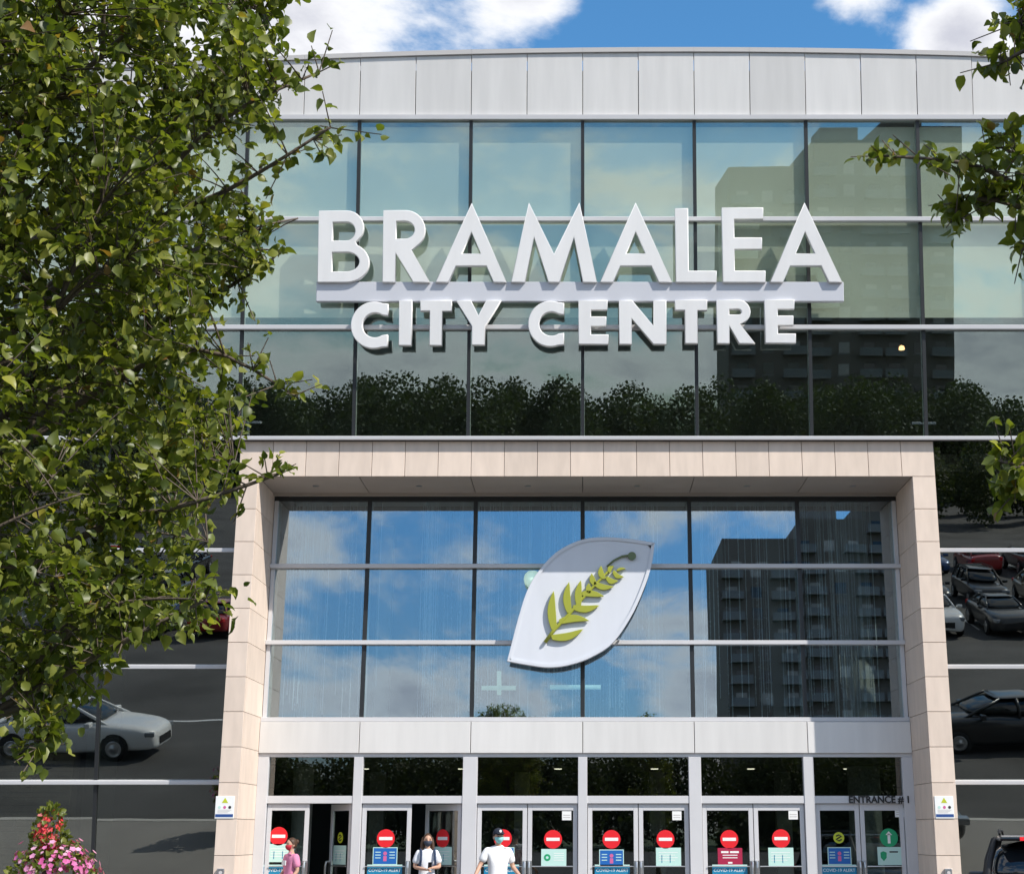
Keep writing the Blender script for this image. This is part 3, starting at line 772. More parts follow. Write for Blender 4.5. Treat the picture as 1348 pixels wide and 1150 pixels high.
# entrance lettering, pillar notices, call boxes
p0, p1 = onY(1117, 1056, YR - .06), onY(1196, 1047, YR - .06)
tm = text_mesh('ENTRANCE # 1', .19, .006, 'LEFT', .0055); wtx = max(v.co.x for v in tm.vertices)
mb = MB().mesh_add(tm, Matrix.Diagonal(((p1.x - p0.x) / wtx, 1, (p1.z - p0.z) / .135, 1)) @ TXT)
mb.build('entrance_lettering', 'black_print', None, (p0.x, YR - .0785, p0.z), label='small black capitals reading ENTRANCE # 1 above the last door', cat='lettering')
for (px, lab) in ((296, 'white notice with blue foot on the sunlit stone pillar beside the flower planter'), (1243, 'white notice with blue foot on the stone pillar beside the dark vehicle')):
    c = onY(px, 1062, 0)
    nt = empty('wall_notice', (c.x, -.002, c.z), label=lab, cat='notice', group='notices on the portal pillars')
    MB().cham(-.165, .165, -.012, 0, -.19, .19, .003).build('board', 'white_sign', nt)
    MB().box(-.155, .155, -.0145, -.0125, -.165, -.115).build('blue_band', 'navy_print', nt)
    MB().prism([(-.055, .075), (.055, .075), (.0, .165)], -.0145, -.0125).build('emblem', 'lime_sign', nt)
    for k, m_ in enumerate(('mint_sign', 'pink_print', 'black_print')):
        MB().disc(-.09 + .09 * k, .0, .026, -.0145, -.0125, 12).build('icon', m_, nt)
    for q in range(3): MB().box(-.12, .12 - .03 * q, -.0145, -.0125, -.05 - q * .022, -.042 - q * .022).build('text_line', 'coping', nt)
for (px, lab) in ((291, 'steel call box low on the sunlit portal pillar'), (1248, 'steel call box low on the portal pillar beside the dark vehicle')):
    c = onY(px, 1148, 0)
    cb = empty('call_box', (c.x, -.001, c.z - .02), label=lab, cat='call box', group='call boxes on the portal pillars')
    bevel(MB().box(-.062, .062, -.05, 0, -.09, .09).build('housing', 'steel', cb), .008)
    MB().disc(0, .02, .03, -.058, -.0505, 16).build('button', 'coping', cb)

# things hanging inside the lobby
bc = empty('bead_curtain', (0, 2.6, 8.2), label='rows of thin glittering bead strands hanging behind the recessed glass', cat='bead curtain')
MB().box(-5.9, 5.9, -.5, .5, .0, .1).build('ceiling_track', 'inner_fin', bc)
mb = MB()
cl_ = [(-5.6 + 11.2 * rng.random(), rng.uniform(.05, .5)) for _ in range(26)]
for i in range(240):
    q_ = rng.choice(cl_); x = max(-5.8, min(5.8, rng.gauss(*q_))); y = rng.uniform(-.4, .4); L = 3.5 + 1.1 * rng.random() ** .6; w = rng.choice((.003, .005, .008))
    mb.box(x - w, x + w, y - w, y + w, -L, .001)
    for q in range(int(rng.choice((4, 7, 12)))):
        z = -L * rng.uniform(.3, 1); mb.add([(x, y - .018, z), (x + .016, y, z), (x, y + .018, z), (x - .016, y, z), (x, y, z + .022), (x, y, z - .022)], [(0, 1, 4), (1, 2, 4), (2, 3, 4), (3, 0, 4), (1, 0, 5), (2, 1, 5), (3, 2, 5), (0, 3, 5)])
mb.build('bead_strands', 'bead', bc, kind='stuff')
def tube_lamp(segs, label, Y=2.2):
    c = onY(*segs[0][0], Y); e = empty('tube_lamp', c, label=label, cat='lamp')
    for a, b in segs:
        A, B = onY(*a, Y) - c, onY(*b, Y) - c
        MB().tube([A, B], [.045, .045], 8).build('tube', 'lamp_mint', e, smooth=True)
    top = onY(*segs[0][0], Y)
    MB().tube([(0, 0, 0), (0, 0, 8.2 - c.z)], [.006, .006], 5).build('cable', 'dark_gasket', e)
tube_lamp([((657, 883), (657, 914)), ((634, 905), (679, 905))], 'pale green cross shaped lamp hanging behind the glass below the emblem')
tube_lamp([((724, 904), (791, 904))], 'pale green straight tube lamp hanging behind the glass')
c = onY(701, 762, 1.26); lg = empty('globe_lamp', c, label='pale green mesh globe lamp peeping out behind the leaf emblem', cat='lamp')
MB().lathe([(.001, -.17), (.09, -.15), (.15, -.09), (.17, 0), (.15, .09), (.09, .15), (.001, .17)], (0, 0, 0), 16).build('globe', 'lamp_mint', lg, smooth=True)
MB().tube([(0, .1, 0), (0, .2, 0)], [.03, .03], 8).build('bracket', 'steel', lg)
c = onY(1187, 458, 1.0); wl_ = empty('pendant_lamp', c, label='tiny warm pendant lamp glowing inside the upper glass', cat='lamp')
MB().lathe([(.001, .06), (.05, .03), (.06, -.03), (.001, -.05)], (0, 0, 0), 12).build('bulb', 'lamp_warm', wl_, smooth=True)
MB().tube([(0, 0, .05), (0, 0, ZR - c.z)], [.006, .006], 5).build('cable', 'dark_gasket', wl_)

# ================================================================== PLANTS
def leaf_template(kind='ovate'):
    # x across, y along the leaf, z fold
    v = np.array([(0, 0, 0), (-.33, .20, .12), (.33, .20, .12), (-.38, .48, .15), (.38, .48, .13), (-.20, .80, .02), (.20, .80, .04), (0, 1.06, -.22), (0, .35, -.02), (0, .7, -.05)], float)
    f = [(0, 8, 1), (0, 2, 8), (1, 8, 3), (2, 4, 8), (3, 8, 9), (4, 9, 8), (3, 9, 5), (4, 6, 9), (5, 9, 7), (6, 7, 9)]
    return v, f
def scatter_mesh(name, pos, ydir, ndir, size, tmpl, mat, rnd):
    """copies of a small template at many places as one mesh"""
    v, f = tmpl; n = len(pos)
    y = ydir / np.linalg.norm(ydir, axis=1, keepdims=True)
    x = np.cross(y, ndir); x /= np.maximum(np.linalg.norm(x, axis=1, keepdims=True), 1e-6)
    z = np.cross(x, y)
    P = pos[:, None, :] + size[:, None, None] * (v[None, :, 0:1] * x[:, None, :] + v[None, :, 1:2] * y[:, None, :] + v[None, :, 2:3] * z[:, None, :])
    me = bpy.data.meshes.new(name)
    nf = len(f); k = len(v); m = len(f[0])
    F = (np.array(f)[None] + (np.arange(n) * k)[:, None, None]).reshape(-1)
    me.vertices.add(n * k); me.vertices.foreach_set('co', P.reshape(-1))
    me.loops.add(len(F)); me.loops.foreach_set('vertex_index', F.astype(np.int32))
    me.polygons.add(n * nf); me.polygons.foreach_set('loop_start', np.arange(0, n * nf * m, m, dtype=np.int32))
    me.update(calc_edges=True)
    at = me.attributes.new('rnd', 'FLOAT', 'FACE'); at.data.foreach_set('value', np.repeat(rnd, nf).astype(np.float32))
    for q in (mat if isinstance(mat, (list, tuple)) else [mat]): me.materials.append(MATS[q])
    return me
leaf_mat('leaf', [(0, (.055, .080, .012)), (.3, (.10, .130, .018)), (.65, (.155, .180, .028)), (.92, (.22, .235, .045)), (.97, (.33, .34, .05)), (1, (.20, .10, .03))], .38, .42)
leaf_mat('leaf_far', [(0, (.03, .042, .014)), (1, (.06, .078, .026))], .25, .7)
leaf_mat('petal_pink', [(0, (.50, .07, .26)), (.5, (.62, .16, .40)), (1, (.75, .42, .58))], .25, .6)
leaf_mat('petal_red', [(0, (.50, .012, .03)), (.7, (.65, .05, .06)), (1, (.70, .22, .22))], .25, .6)

def curve3(a, b, sag, n=4):
    a, b = np.array(a), np.array(b); mid = (a + b) / 2 + sag
    t = np.linspace(0, 1, n)[:, None]
    return (1 - t) ** 2 * a + 2 * t * (1 - t) * mid + t ** 2 * b
def grow_tree(name, label, base, profile, z_lo, z_hi, n_tips, leaf_len, seed, sprays=(), thin=.0, lean=(0, 0), limb_n=16, inner=.25):
    """profile(z, angle) -> crown radius; sprays are explicit branch tips [(point, start height)]"""
    r_ = np.random.default_rng(seed); py = random.Random(seed)
    t = empty(name, base, label=label, cat='tree')
    H = z_hi
    tr = MB()
    axis = [np.array((lean[0] * (z / H) ** 2 + .04 * math.sin(z * 1.7 + seed), lean[1] * (z / H) ** 2 + .04 * math.cos(z * 1.3 + seed), z)) for z in np.linspace(-.02, H * .93, 12)]
    rad = [.085 * (1 - .93 * i / 11) + .006 for i in range(12)]; rad[0] *= 1.35
    tr.tube(axis, rad, 10)
    ax_at = lambda z: axis[min(11, max(0, int(round((z + .02) / (H * .93) * 11))))]
    br = MB(); nodes = []
    for i in range(limb_n):
        z0 = z_lo * .85 + (H * .82 - z_lo * .85) * (i + .3) / limb_n; ang = i * 2.399 + py.uniform(-.3, .3)
        z1 = min(H * .97, z0 + py.uniform(.5, 1.25)); rr = profile(z1, ang) * .82
        s = ax_at(z0); e = np.array((ax_at(z1)[0] + rr * math.cos(ang), ax_at(z1)[1] + rr * math.sin(ang), z1))
        c = curve3(s, e, np.array((0, 0, -.12)), 7)
        r0 = .034 * (1 - .5 * z0 / H)
        br.tube(c, [r0 * (1 - .8 * k / 6) for k in range(7)], 7); nodes += [(q, r0 * .5) for q in curve3(s, e, np.array((0, 0, -.12)), 16)[3:]]
        for k in range(5):
            q = c[py.randint(2, 5)]; a2 = ang + py.uniform(-1.2, 1.2); l = py.uniform(.25, .6)
            e2 = q + np.array((l * math.cos(a2), l * math.sin(a2), py.uniform(-.15, .55)))
            c2 = curve3(q, e2, np.array((0, 0, .05)), 8)
            br.tube(c2, [.011, .010, .009, .0075, .006, .005, .004, .003], 5); nodes += [(p, .006) for p in c2[1:]]
    for q in axis[5:]: nodes.append((q, .02))
    spray_pts = []
    for sp in sprays:
        pts = [np.array(p, float) for p in sp]
        s = ax_at(pts[0][2] * .86); allp = [s] + pts
        cc = catmull([tuple(p) for p in allp], 4); L = len(cc)
        br.tube(cc, [.017 * (1 - .9 * k / L) + .002 for k in range(L)], 6)
        for k in range(int(L * .4), L): spray_pts.append(np.array(cc[k]))
    for p in spray_pts: nodes.append((p, .004))
    NP = np.array([q for q, _ in nodes])
    tips = []
    tries = 0
    while len(tips) < n_tips and tries < n_tips * 12:
        tries += 1
        z = z_lo + (H - z_lo) * r_.random(); ang = r_.random() * 2 * math.pi; u = (inner + (1 - inner) * r_.random()) ** .6
        rr = profile(z, ang)
        if r_.random() > (rr / 1.55) ** 2 * 1.2 + .05: continue
        p = ax_at(z) * np.array((1, 1, 0)) + np.array((rr * u * math.cos(ang), rr * u * math.sin(ang), z))
        wp = Vector(p) + Vector(base)
        if mnoise.noise(wp * 2.6) + .35 * mnoise.noise(wp * 5.9) < thin - .22: continue
        tips.append(p)
    pos, yd, nd, sz, rn = [], [], [], [], []
    def cluster(p0, p1, n, wid):
        d = p1 - p0; L = np.linalg.norm(d) + 1e-6
        for k in range(n):
            q = p0 + d * r_.uniform(.25, 1.05) + r_.normal(0, wid, 3)
            out = d / L * .5 + r_.normal(0, .6, 3) + np.array((0, 0, -.45))
            pos.append(q); yd.append(out); nd.append(r_.normal(0, .55, 3) + np.array((0, 0, .9))); sz.append(leaf_len * r_.uniform(.5, 1.35)); rn.append(r_.random())
    used = np.zeros(len(NP))
    for p in tips:
        dd = ((NP - p) ** 2).sum(1) + np.where(NP[:, 2] > p[2] + .1, .35, 0) + used * .006
        jn = dd.argmin(); q = NP[jn]; used[jn] += 1
        v = p - q; L = np.linalg.norm(v)
        if L > .55: continue
        br.tube(curve3(q, p, np.array((0, 0, .06 * L)), 4), [.0042, .0034, .0026, .0018], 3, cap=False)
        st_ = p - v / max(L, 1e-6) * min(L, .20)
        cluster(st_, p, int(r_.integers(8, 14)), .034)
    for i, p in enumerate(spray_pts):
        for k in range(4):
            e = p + r_.normal(0, .065, 3) + np.array((0, 0, .02)); br.tube([p, e], [.0036, .0022], 3, cap=False); cluster(p, e, int(r_.integers(3, 6)), .012)
    tr.build('trunk', 'bark', t, smooth=True)
    br.build('branches', 'bark', t, smooth=True)
    me = scatter_mesh('crown', np.array(pos), np.array(yd), np.array(nd), np.array(sz), leaf_template(), 'leaf', np.array(rn))
    link('crown', me, t)
    return t, len(pos)
def interp(z, tab):
    for (a, ra), (b, rb) in zip(tab, tab[1:]):
        if a <= z <= b: return ra + (rb - ra) * (z - a) / (b - a)
    return tab[0][1] if z < tab[0][0] else tab[-1][1]
G0 = .02
# street tree whose crown fills the picture's side: radii follow its outline against the building
YT = -20.4; TB = onY(-75, 700, YT); TB = Vector((TB.x, YT, G0))
tab = sorted((onY(x, y, YT).z - G0, onY(x, y, YT).x - TB.x) for x, y in ((40, 990), (110, 930), (165, 860), (265, 805), (290, 745), (235, 715), (345, 660), (372, 620), (350, 560), (375, 500), (370, 430), (372, 350), (405, 285), (428, 215), (425, 165), (400, 110), (385, 40), (365, -20)))
top = tab[-1][0]
tab += [(top + .22, 1.1), (top + .45, .5), (top + .6, .1)]
def prof1(z, ang):
    r0 = interp(z, tab) * (.85 + .34 * mnoise.noise(Vector((z * 3.1, 1.7 * math.cos(ang), 1.7 * math.sin(ang)))))
    if abs(math.atan2(math.sin(ang), math.cos(ang))) < .9: return r0
    return min(1.5, r0 * .55 + .62) * (1 + .18 * math.sin(3 * ang + z * 1.3)) if z > tab[3][0] else r0
tree1, nl1 = grow_tree('pear_tree', 'dense green pear tree filling the side above the flower planter', TB, prof1, tab[0][0], tab[-1][0], 4300, .048, 3, thin=.15,
    sprays=[[tuple(Vector((onY(x, y, YT + dy).x, YT + dy, onY(x, y, YT + dy).z)) - TB) for x, y, dy in s] for s in (
        ((120, 330, .1), (300, 250, -.1), (435, 168, -.2)), ((150, 300, 0), (290, 160, -.2), (420, 95, -.1)), ((120, 520, 0), (260, 460, -.2), (388, 520, -.2)), ((120, 700, 0), (260, 660, -.2), (372, 622, -.25)),
        ((60, 900, 0), (190, 830, -.2), (270, 790, -.2)), ((120, 480, 0), (260, 400, .2), (350, 350, .1)), ((30, 930, 0), (60, 960, -.1), (50, 985, -.1)), ((180, 200, .2), (300, 90, 0), (355, 0, 0)))])
# second tree: only some leafy branch ends reach into the picture
YT2 = -20.9; TB2 = onY(1690, 700, YT2); TB2 = Vector((TB2.x, YT2, G0))
zt = [(onY(x, y, YT2).z - G0, (1690 - x) / 1894 * (YT2 - CAM_Y) * 1.03) for x, y in ((1540, 980), (1510, 800), (1490, 640), (1510, 500), (1490, 300), (1480, 160), (1430, 40), (1390, -60))]
zt = sorted(zt); top = zt[-1][0]; zt += [(top + .3, .7), (top + .6, .12)]
def prof2(z, ang): return interp(z, zt) * (1 if abs(abs(ang) - math.pi) < 1 else .95 + .1 * math.sin(2 * ang + z))
def SP(*pts): return [tuple(Vector((onY(x, y, YT2 + dy).x, YT2 + dy, onY(x, y, YT2 + dy).z)) - TB2) for x, y, dy in pts]
tree2, nl2 = grow_tree('pear_tree', 'shaded pear tree whose leafy branch ends hang in beside the parapet', TB2, prof2, zt[0][0], zt[-1][0], 800, .055, 9,
    sprays=[SP((1480, 330, 0), (1340, 245, -.1), (1270, 215, -.1), (1160, 205, -.1)), SP((1470, 360, 0), (1360, 280, -.1), (1280, 262, .0), (1258, 292, .0)), SP((1450, 60, 0), (1365, 62, -.1), (1318, 84, -.1)), SP((1450, 40, 0), (1370, 25, 0), (1340, 30, 0)),
             SP((1470, 610, 0), (1370, 612, 0), (1318, 608, 0)), SP((1460, 660, 0), (1372, 640, .1), (1330, 650, .1)), SP((1460, 300, 0), (1375, 225, .1), (1310, 190, .1)), SP((1460, 330, .2), (1390, 300, .1), (1345, 330, 0))])

# flower planter
PL = onY(70, 1150, -4.6); PL = Vector((PL.x, -4.6, 0))
pl = empty('flower_planter', PL, label='round planter heaped with pink petunias around a tower of red begonias', cat='planter')
MB().lathe([(.001, 0), (.30, 0), (.32, .05), (.26, .12), (.30, .30), (.46, .62), (.52, .78), (.55, .80), (.55, .86), (.49, .86), (.47, .78), (.001, .76)], (0, 0, 0), 32).build('pot', 'concrete', pl, smooth=True)
def dome(n, c, rx, rz, zmin, jitter, seed):
    r_ = np.random.default_rng(seed); d = r_.normal(0, 1, (n * 3, 3)); d /= np.linalg.norm(d, axis=1, keepdims=True); d = d[d[:, 2] > zmin][:n]
    p = np.array(c) + d * np.array((rx, rx, rz)) * (1 + r_.normal(0, jitter, (len(d), 1)))
    return p, d, r_
fl = np.array([(0, 0, -.15)] + [(math.cos(a) * q, math.sin(a) * q, .12) for i in range(5) for a, q in ((2 * math.pi * i / 5, 1.), (2 * math.pi * (i + .5) / 5, .72))])
ff = [(0, 1 + i, 1 + (i + 1) % 10) for i in range(10)]
p, d, r_ = dome(420, (0, 0, .98), .56, .56, -.35, .05, 5)
link('foliage', scatter_mesh('foliage', p * 1., d + r_.normal(0, .7, d.shape), d + r_.normal(0, .4, d.shape), r_.uniform(.06, .11, len(p)), leaf_template(), 'leaf', r_.random(len(p)) * .9), pl)
for (nm, mat, n, c, rx, rz, zm, sz_, sd) in (('petunia_blossoms', 'petal_pink', 330, (0, 0, .98), .60, .60, -.4, .042, 6), ('begonia_blossoms', 'petal_red', 130, (-.12, 0, 1.66), .21, .36, -.9, .036, 7)):
    p, d, r_ = dome(n * 2, c, rx, rz, zm, .10, sd)
    kp = np.array([mnoise.noise(Vector(q) * 5.5) > -.12 for q in p]); p, d = p[kp][:n], d[kp][:n]
    yy = np.cross(d, r_.normal(0, 1, d.shape))
    # blossoms look outwards
    ob = link(nm, scatter_mesh(nm, p, yy, d + r_.normal(0, .25, d.shape), r_.uniform(.8, 1.3, len(p)) * sz_, (fl, ff), mat, r_.random(len(p))), pl, kind='stuff')
p, d, r_ = dome(330, (-.12, 0, 1.62), .21, .42, -.95, .08, 8)
link('tower_foliage', scatter_mesh('tower_foliage', p, d + r_.normal(0, .7, d.shape) + np.array((0, 0, .4)), d + r_.normal(0, .4, d.shape), r_.uniform(.06, .10, len(p)), leaf_template(), 'leaf', r_.random(len(p)) * .9), pl)
MB().tube([(-.12, 0, .78), (-.12, 0, 1.9)], [.05, .03], 8).build('stake', 'bark', pl)
# litter bin on the pavement (the glass mirrors it)
bn = empty('litter_bin', (-6.25, -2.9, 0), label='cylindrical litter bin with steel dome lid mirrored in the lower glass', cat='litter bin')
MB().lathe([(.001, 0), (.27, 0), (.28, .03), (.28, .78), (.26, .80), (.001, .80)], (0, 0, 0), 28).build('body', 'concrete', bn, smooth=True)
MB().lathe([(.29, .80), (.29, .84), (.24, .93), (.12, 1.0), (.001, 1.02)], (0, 0, 0), 28).build('lid', 'steel', bn, smooth=True)

# ================================================================== CARS
_cache = {}
def loft(rings, closed_ends=True):
    mb = MB(); n = len(rings[0])
    for r in rings: mb.v += [tuple(p) for p in r]
    for i in range(len(rings) - 1):
        for k in range(n):
            q = (k + 1) % n
            mb.f.append((i * n + k, i * n + q, (i + 1) * n + q, (i + 1) * n + k)); mb.m.append(0)
    if closed_ends:
        mb.f.append(tuple(range(n - 1, -1, -1))); mb.m.append(0)
        mb.f.append(tuple((len(rings) - 1) * n + k for k in range(n))); mb.m.append(0)
    return mb
CARS = dict(
 sedan=dict(st=[(-2.33, .66, .48, .84, .90), (-2.26, .80, .36, .93, 1.0), (-1.9, .87, .25, .97, 1.04), (-1.2, .90, .22, .97, 1.03), (0, .91, .20, .95, 1.0), (.8, .92, .20, .96, 1.01), (1.25, .91, .21, .95, 1.0), (1.75, .90, .23, .91, .96), (2.15, .87, .24, .84, .90), (2.38, .78, .27, .76, .82), (2.50, .60, .32, .66, .72)],
      base=(-1.95, 1.40, .99), roof=(-1.0, .22, 1.47), hw=(.80, .58), pil=(-.35,), wheel=1.40, L=2.42),
 suv=dict(st=[(-2.28, .74, .50, .98, 1.03), (-2.2, .86, .40, 1.03, 1.08), (-1.8, .90, .32, 1.04, 1.08), (-1.0, .92, .28, 1.03, 1.07), (0, .93, .27, 1.02, 1.06), (.8, .93, .27, 1.0, 1.05), (1.2, .92, .29, .98, 1.03), (1.8, .89, .33, .93, .98), (2.12, .84, .38, .84, .90), (2.28, .70, .46, .72, .76)],
      base=(-2.12, 1.25, 1.05), roof=(-1.78, .35, 1.67), hw=(.84, .68), pil=(-.95, -.15), wheel=1.38, L=2.28))
def make_car(kind, paint, loc, rz, label, group=None):
    K = CARS[kind]
    t = empty(kind if kind != 'suv' else 'sport_utility_vehicle', loc, (0, 0, rz), label=label, cat='car', group=group)
    if kind not in _cache:
        C = {}
        rings = []
        for x, hw, zb, zbelt, zt_ in K['st']:
            half = [(x, 0, zt_ + .02), (x, .45 * hw, zt_ + .015), (x, .80 * hw, zt_), (x, .955 * hw, zbelt - .02), (x, hw, zbelt - .13), (x, hw, (zb + zbelt) / 2), (x, .975 * hw, zb + .12), (x, .92 * hw, zb), (x, .4 * hw, zb)]
            rings.append(half + [(x, -y, z) for (x, y, z) in half[:0:-1]])
        C['body'] = loft(rings)
        (b0, b1, zb), (r0, r1, zr), (hb, ht) = K['base'], K['roof'], K['hw']
        def ring(x0, x1, hw, z, n=5):
            # rounded rectangle seen from above
            return [(x1, hw * .70, z), (x1 - .10 * (x1 - x0) * .6, hw * .95, z), ((x0 + x1) / 2 + .3, hw, z), ((x0 + x1) / 2 - .3, hw, z), (x0 + .08, hw * .95, z), (x0, hw * .75, z),
                    (x0, -hw * .75, z), (x0 + .08, -hw * .95, z), ((x0 + x1) / 2 - .3, -hw, z), ((x0 + x1) / 2 + .3, -hw, z), (x1 - .10 * (x1 - x0) * .6, -hw * .95, z), (x1, -hw * .70, z)]
        A, B = ring(b0, b1, hb, zb - .06), ring(r0, r1, ht, zr - .05)
        M_ = [tuple(a * .45 + b * .55 for a, b in zip(p, q)) for p, q in zip(A, B)]
        M_ = [(p[0], p[1] * 1.035, p[2]) for p in M_]
        C['glass'] = loft([A, M_, B])
        T0 = [(p[0], p[1] * 1.01, zr - .075) for p in ring(r0 - .06, r1 + .05, ht + .012, 0)]
        T1 = [(p[0], p[1], zr - .03) for p in ring(r0 - .02, r1 + .02, ht + .005, 0)]
        T2 = [(p[0] * .8, p[1] * .78, zr + .0) for p in ring(r0, r1, ht, 0)]
        C['roof'] = loft([T0, T1, T2])
        pl_ = []
        for s in (1, -1):
            for ia in ((0, 1) if s > 0 else (11, 10)):
                pass
            idx = {1: (1, 4), -1: (10, 7)}[s]
            for i in idx:
                pl_.append([A[i], M_[i], B[i]])
            for px in K['pil']:
                f = (px - b0) / (b1 - b0)
                yb, yt = s * hb * 1.005, s * ht * 1.01
                pl_.append([(px, yb, zb - .05), (px, s * (hb * .45 + ht * .55) * 1.045, (zb + zr) / 2), (px + .05, yt, zr - .06)])
        C['pillars'] = pl_
        C['tyre'] = MB().lathe([(.20, -.11), (.29, -.11), (.325, -.07), (.325, .07), (.29, .11), (.20, .11)], (0, 0, 0), 24, ax='Y')
        rm = MB().lathe([(.001, -.105), (.06, -.115), (.07, -.10), (.19, -.108), (.22, -.118), (.225, .05), (.001, .05)], (0, 0, 0), 24, ax='Y')
        C['rim'] = rm
        def smoothed(k, v):
            me = v.mesh(k, 'car_glass', True); o = bpy.data.objects.new('q', me); COL.objects.link(o); o.modifiers.new('s', 'SUBSURF').levels = 2
            out = eval_mesh(o, k); bpy.data.objects.remove(o); return out
        _cache[kind] = {k: smoothed(k, v) if k in ('body', 'roof', 'glass') else (v.mesh(k, 'tyre' if k == 'tyre' else 'rim' if k == 'rim' else 'car_glass', True) if isinstance(v, MB) else v) for k, v in C.items()}
    C = _cache[kind]
    def painted(nm):
        me = C[nm].copy(); me.materials.clear(); me.materials.append(MATS['paint_' + paint]); return me
    body = link('body', painted('body'), t)
    link('windows', C['glass'], t)
    roof_ = link('roof', painted('roof'), t)
    for p in C['pillars']:
        MB().tube(p, [.045, .04, .04], 6).build('pillar', 'paint_' + paint if kind == 'sedan' else 'car_trim', t, smooth=True)
    w = K['wheel']
    for sx in (1, -1):
        for sy in (1, -1):
            MB().disc(0, 0, .385, -.01, .01, 24).build('wheel_arch', 'car_trim', t, (sx * w, sy * .90, .36))
            wh = link('wheel', C['tyre'], t, (sx * w, sy * .85, .325), rot=(0, 0, 0 if sy < 0 else math.pi))
            link('rim', C['rim'], wh)
    zf = .66 if kind == 'sedan' else .80; zr_ = .84 if kind == 'sedan' else .92; Lh = K['L']
    for sy in (1, -1):
        bevel(MB().box(-.20, .06, -.17, .17, -.065, .065).build('headlight', 'head_lamp', t, (Lh - (.06 if kind == 'sedan' else .02), sy * .62, zf + (.05 if kind == 'sedan' else 0)), rot=(0, 0, -sy * .35)), .03, 3)
        bevel(MB().box(-.05, .14, -.13, .13, -.08, .10).build('tail_light', 'tail_lamp', t, (-2.26, sy * .66, zr_), rot=(0, 0, sy * .3)), .03, 3)
        bevel(MB().box(-.07, .07, -.11, .11, -.065, .065).build('mirror', 'paint_' + paint, t, (.75 if kind == 'sedan' else .78, sy * 1.0, 1.02 if kind == 'sedan' else 1.12)), .03, 3)
    MB().box(-.03, .03, -.42, .42, -.10, .10).build('grille', 'car_trim', t, (Lh + .05, 0, .50 if kind == 'sedan' else .60))
    MB().box(-.01, .01, -.16, .16, -.06, .06).build('number_plate', 'white_sign', t, (-2.30, 0, .72 if kind == 'sedan' else .78))
    if kind == 'suv':
        sp = MB().add([(-1.70, -.62, 1.66), (-1.70, .62, 1.66), (-2.05, .58, 1.64), (-2.05, -.58, 1.64), (-1.72, -.66, 1.60), (-1.72, .66, 1.60), (-2.04, .60, 1.595), (-2.04, -.60, 1.595)], [(0, 3, 2, 1), (4, 5, 6, 7), (0, 1, 5, 4), (1, 2, 6, 5), (2, 3, 7, 6), (3, 0, 4, 7)]).build('spoiler', 'paint_' + paint, t)
        bevel(sp, .02, 2)
        MB().box(-2.062, -2.04, -.36, .36, 1.598, 1.64).build('brake_light', 'brake_lamp', t)
        for sy in (1, -1): MB().tube([(-1.6, sy * .60, 1.67), (-1.5, sy * .61, 1.715), (.1, sy * .61, 1.715), (.22, sy * .60, 1.66)], [.016] * 4, 6).build('roof_rail', 'car_trim', t)
    return t
RD = -.12
c = onY(1297, 1120, -7.2)
sv = make_car('suv', 'black', (c.x + 1.52, -5.0, RD), R(90 - 17), 'black sport utility vehicle parked with its tail to the camera beside the portal pillar')
sv.scale = (1.07, 1.07, 1.075)
make_car('sedan', 'white', (-13.9, -12.2, RD), R(4), 'white sedan driving past, mirrored in the lower glass behind the tree')
make_car('sedan', 'charcoal', (11.6, -13.0, RD), R(176), 'charcoal sedan mirrored in the lower glass beside the portal')
ROWS = (('nearest row', -33.6, (-21.4, -18.5, -15.5, 11.8, 14.6, 17.4, 20.2)), ('middle row', -41.5, (-24.0, -20.2, 13.0, 16.0, 18.9, 21.8, 24.7)), ('far row', -54.3, (-25.5, -22.6, -17.2, 16.4, 19.2, 22.2, 25.0, 28.0)))
paints = ['silver', 'blue', 'red', 'grey', 'white', 'charcoal', 'black', 'tan']
n_ = 0
for rn_, y, xs_ in ROWS:
    for i, x in enumerate(xs_):
        pt = paints[(i + (0, 2, 5)[ROWS.index((rn_, y, xs_))]) % 8]; kd = 'suv' if (i * 7 + int(-y)) % 3 == 0 else 'sedan'
        make_car(kd, pt, (x, y + rng.uniform(-.3, .3), RD), R((90 if rng.random() < .6 else -90) + rng.uniform(-2, 2)), '%s %s parked in the %s, mirrored in the glass %s' % (pt, 'sport utility vehicle' if kd == 'suv' else 'sedan', rn_, 'behind the tree' if x < 0 else 'beside the portal'), group='cars parked in the lot')
for x, y, lab in ((-17.0, -46.5, 'tall grey lamp post in the lot mirrored behind the tree'), (17.5, -46.5, 'tall grey lamp post in the lot mirrored beside the portal')):
    lp = empty('lamp_post', (x, y, RD), label=lab, cat='lamp post')
    MB().lathe([(.001, 0), (.3, 0), (.3, .7), (.001, .7)], (0, 0, 0), 16).build('base', 'concrete', lp)
    MB().tube([(0, 0, .7), (0, 0, 8.5)], [.09, .06], 10).build('pole', 'coping', lp)
    for s_ in (-1, 1): bevel(MB().box(-.22, .22, -.15, .15, -.06, .06).build('lamp_head', 'coping', lp, (s_ * .45, 0, 8.5)), .03)
    MB().tube([(-.4, 0, 8.48), (.4, 0, 8.48)], [.035, .035], 8).build('arm', 'coping', lp)

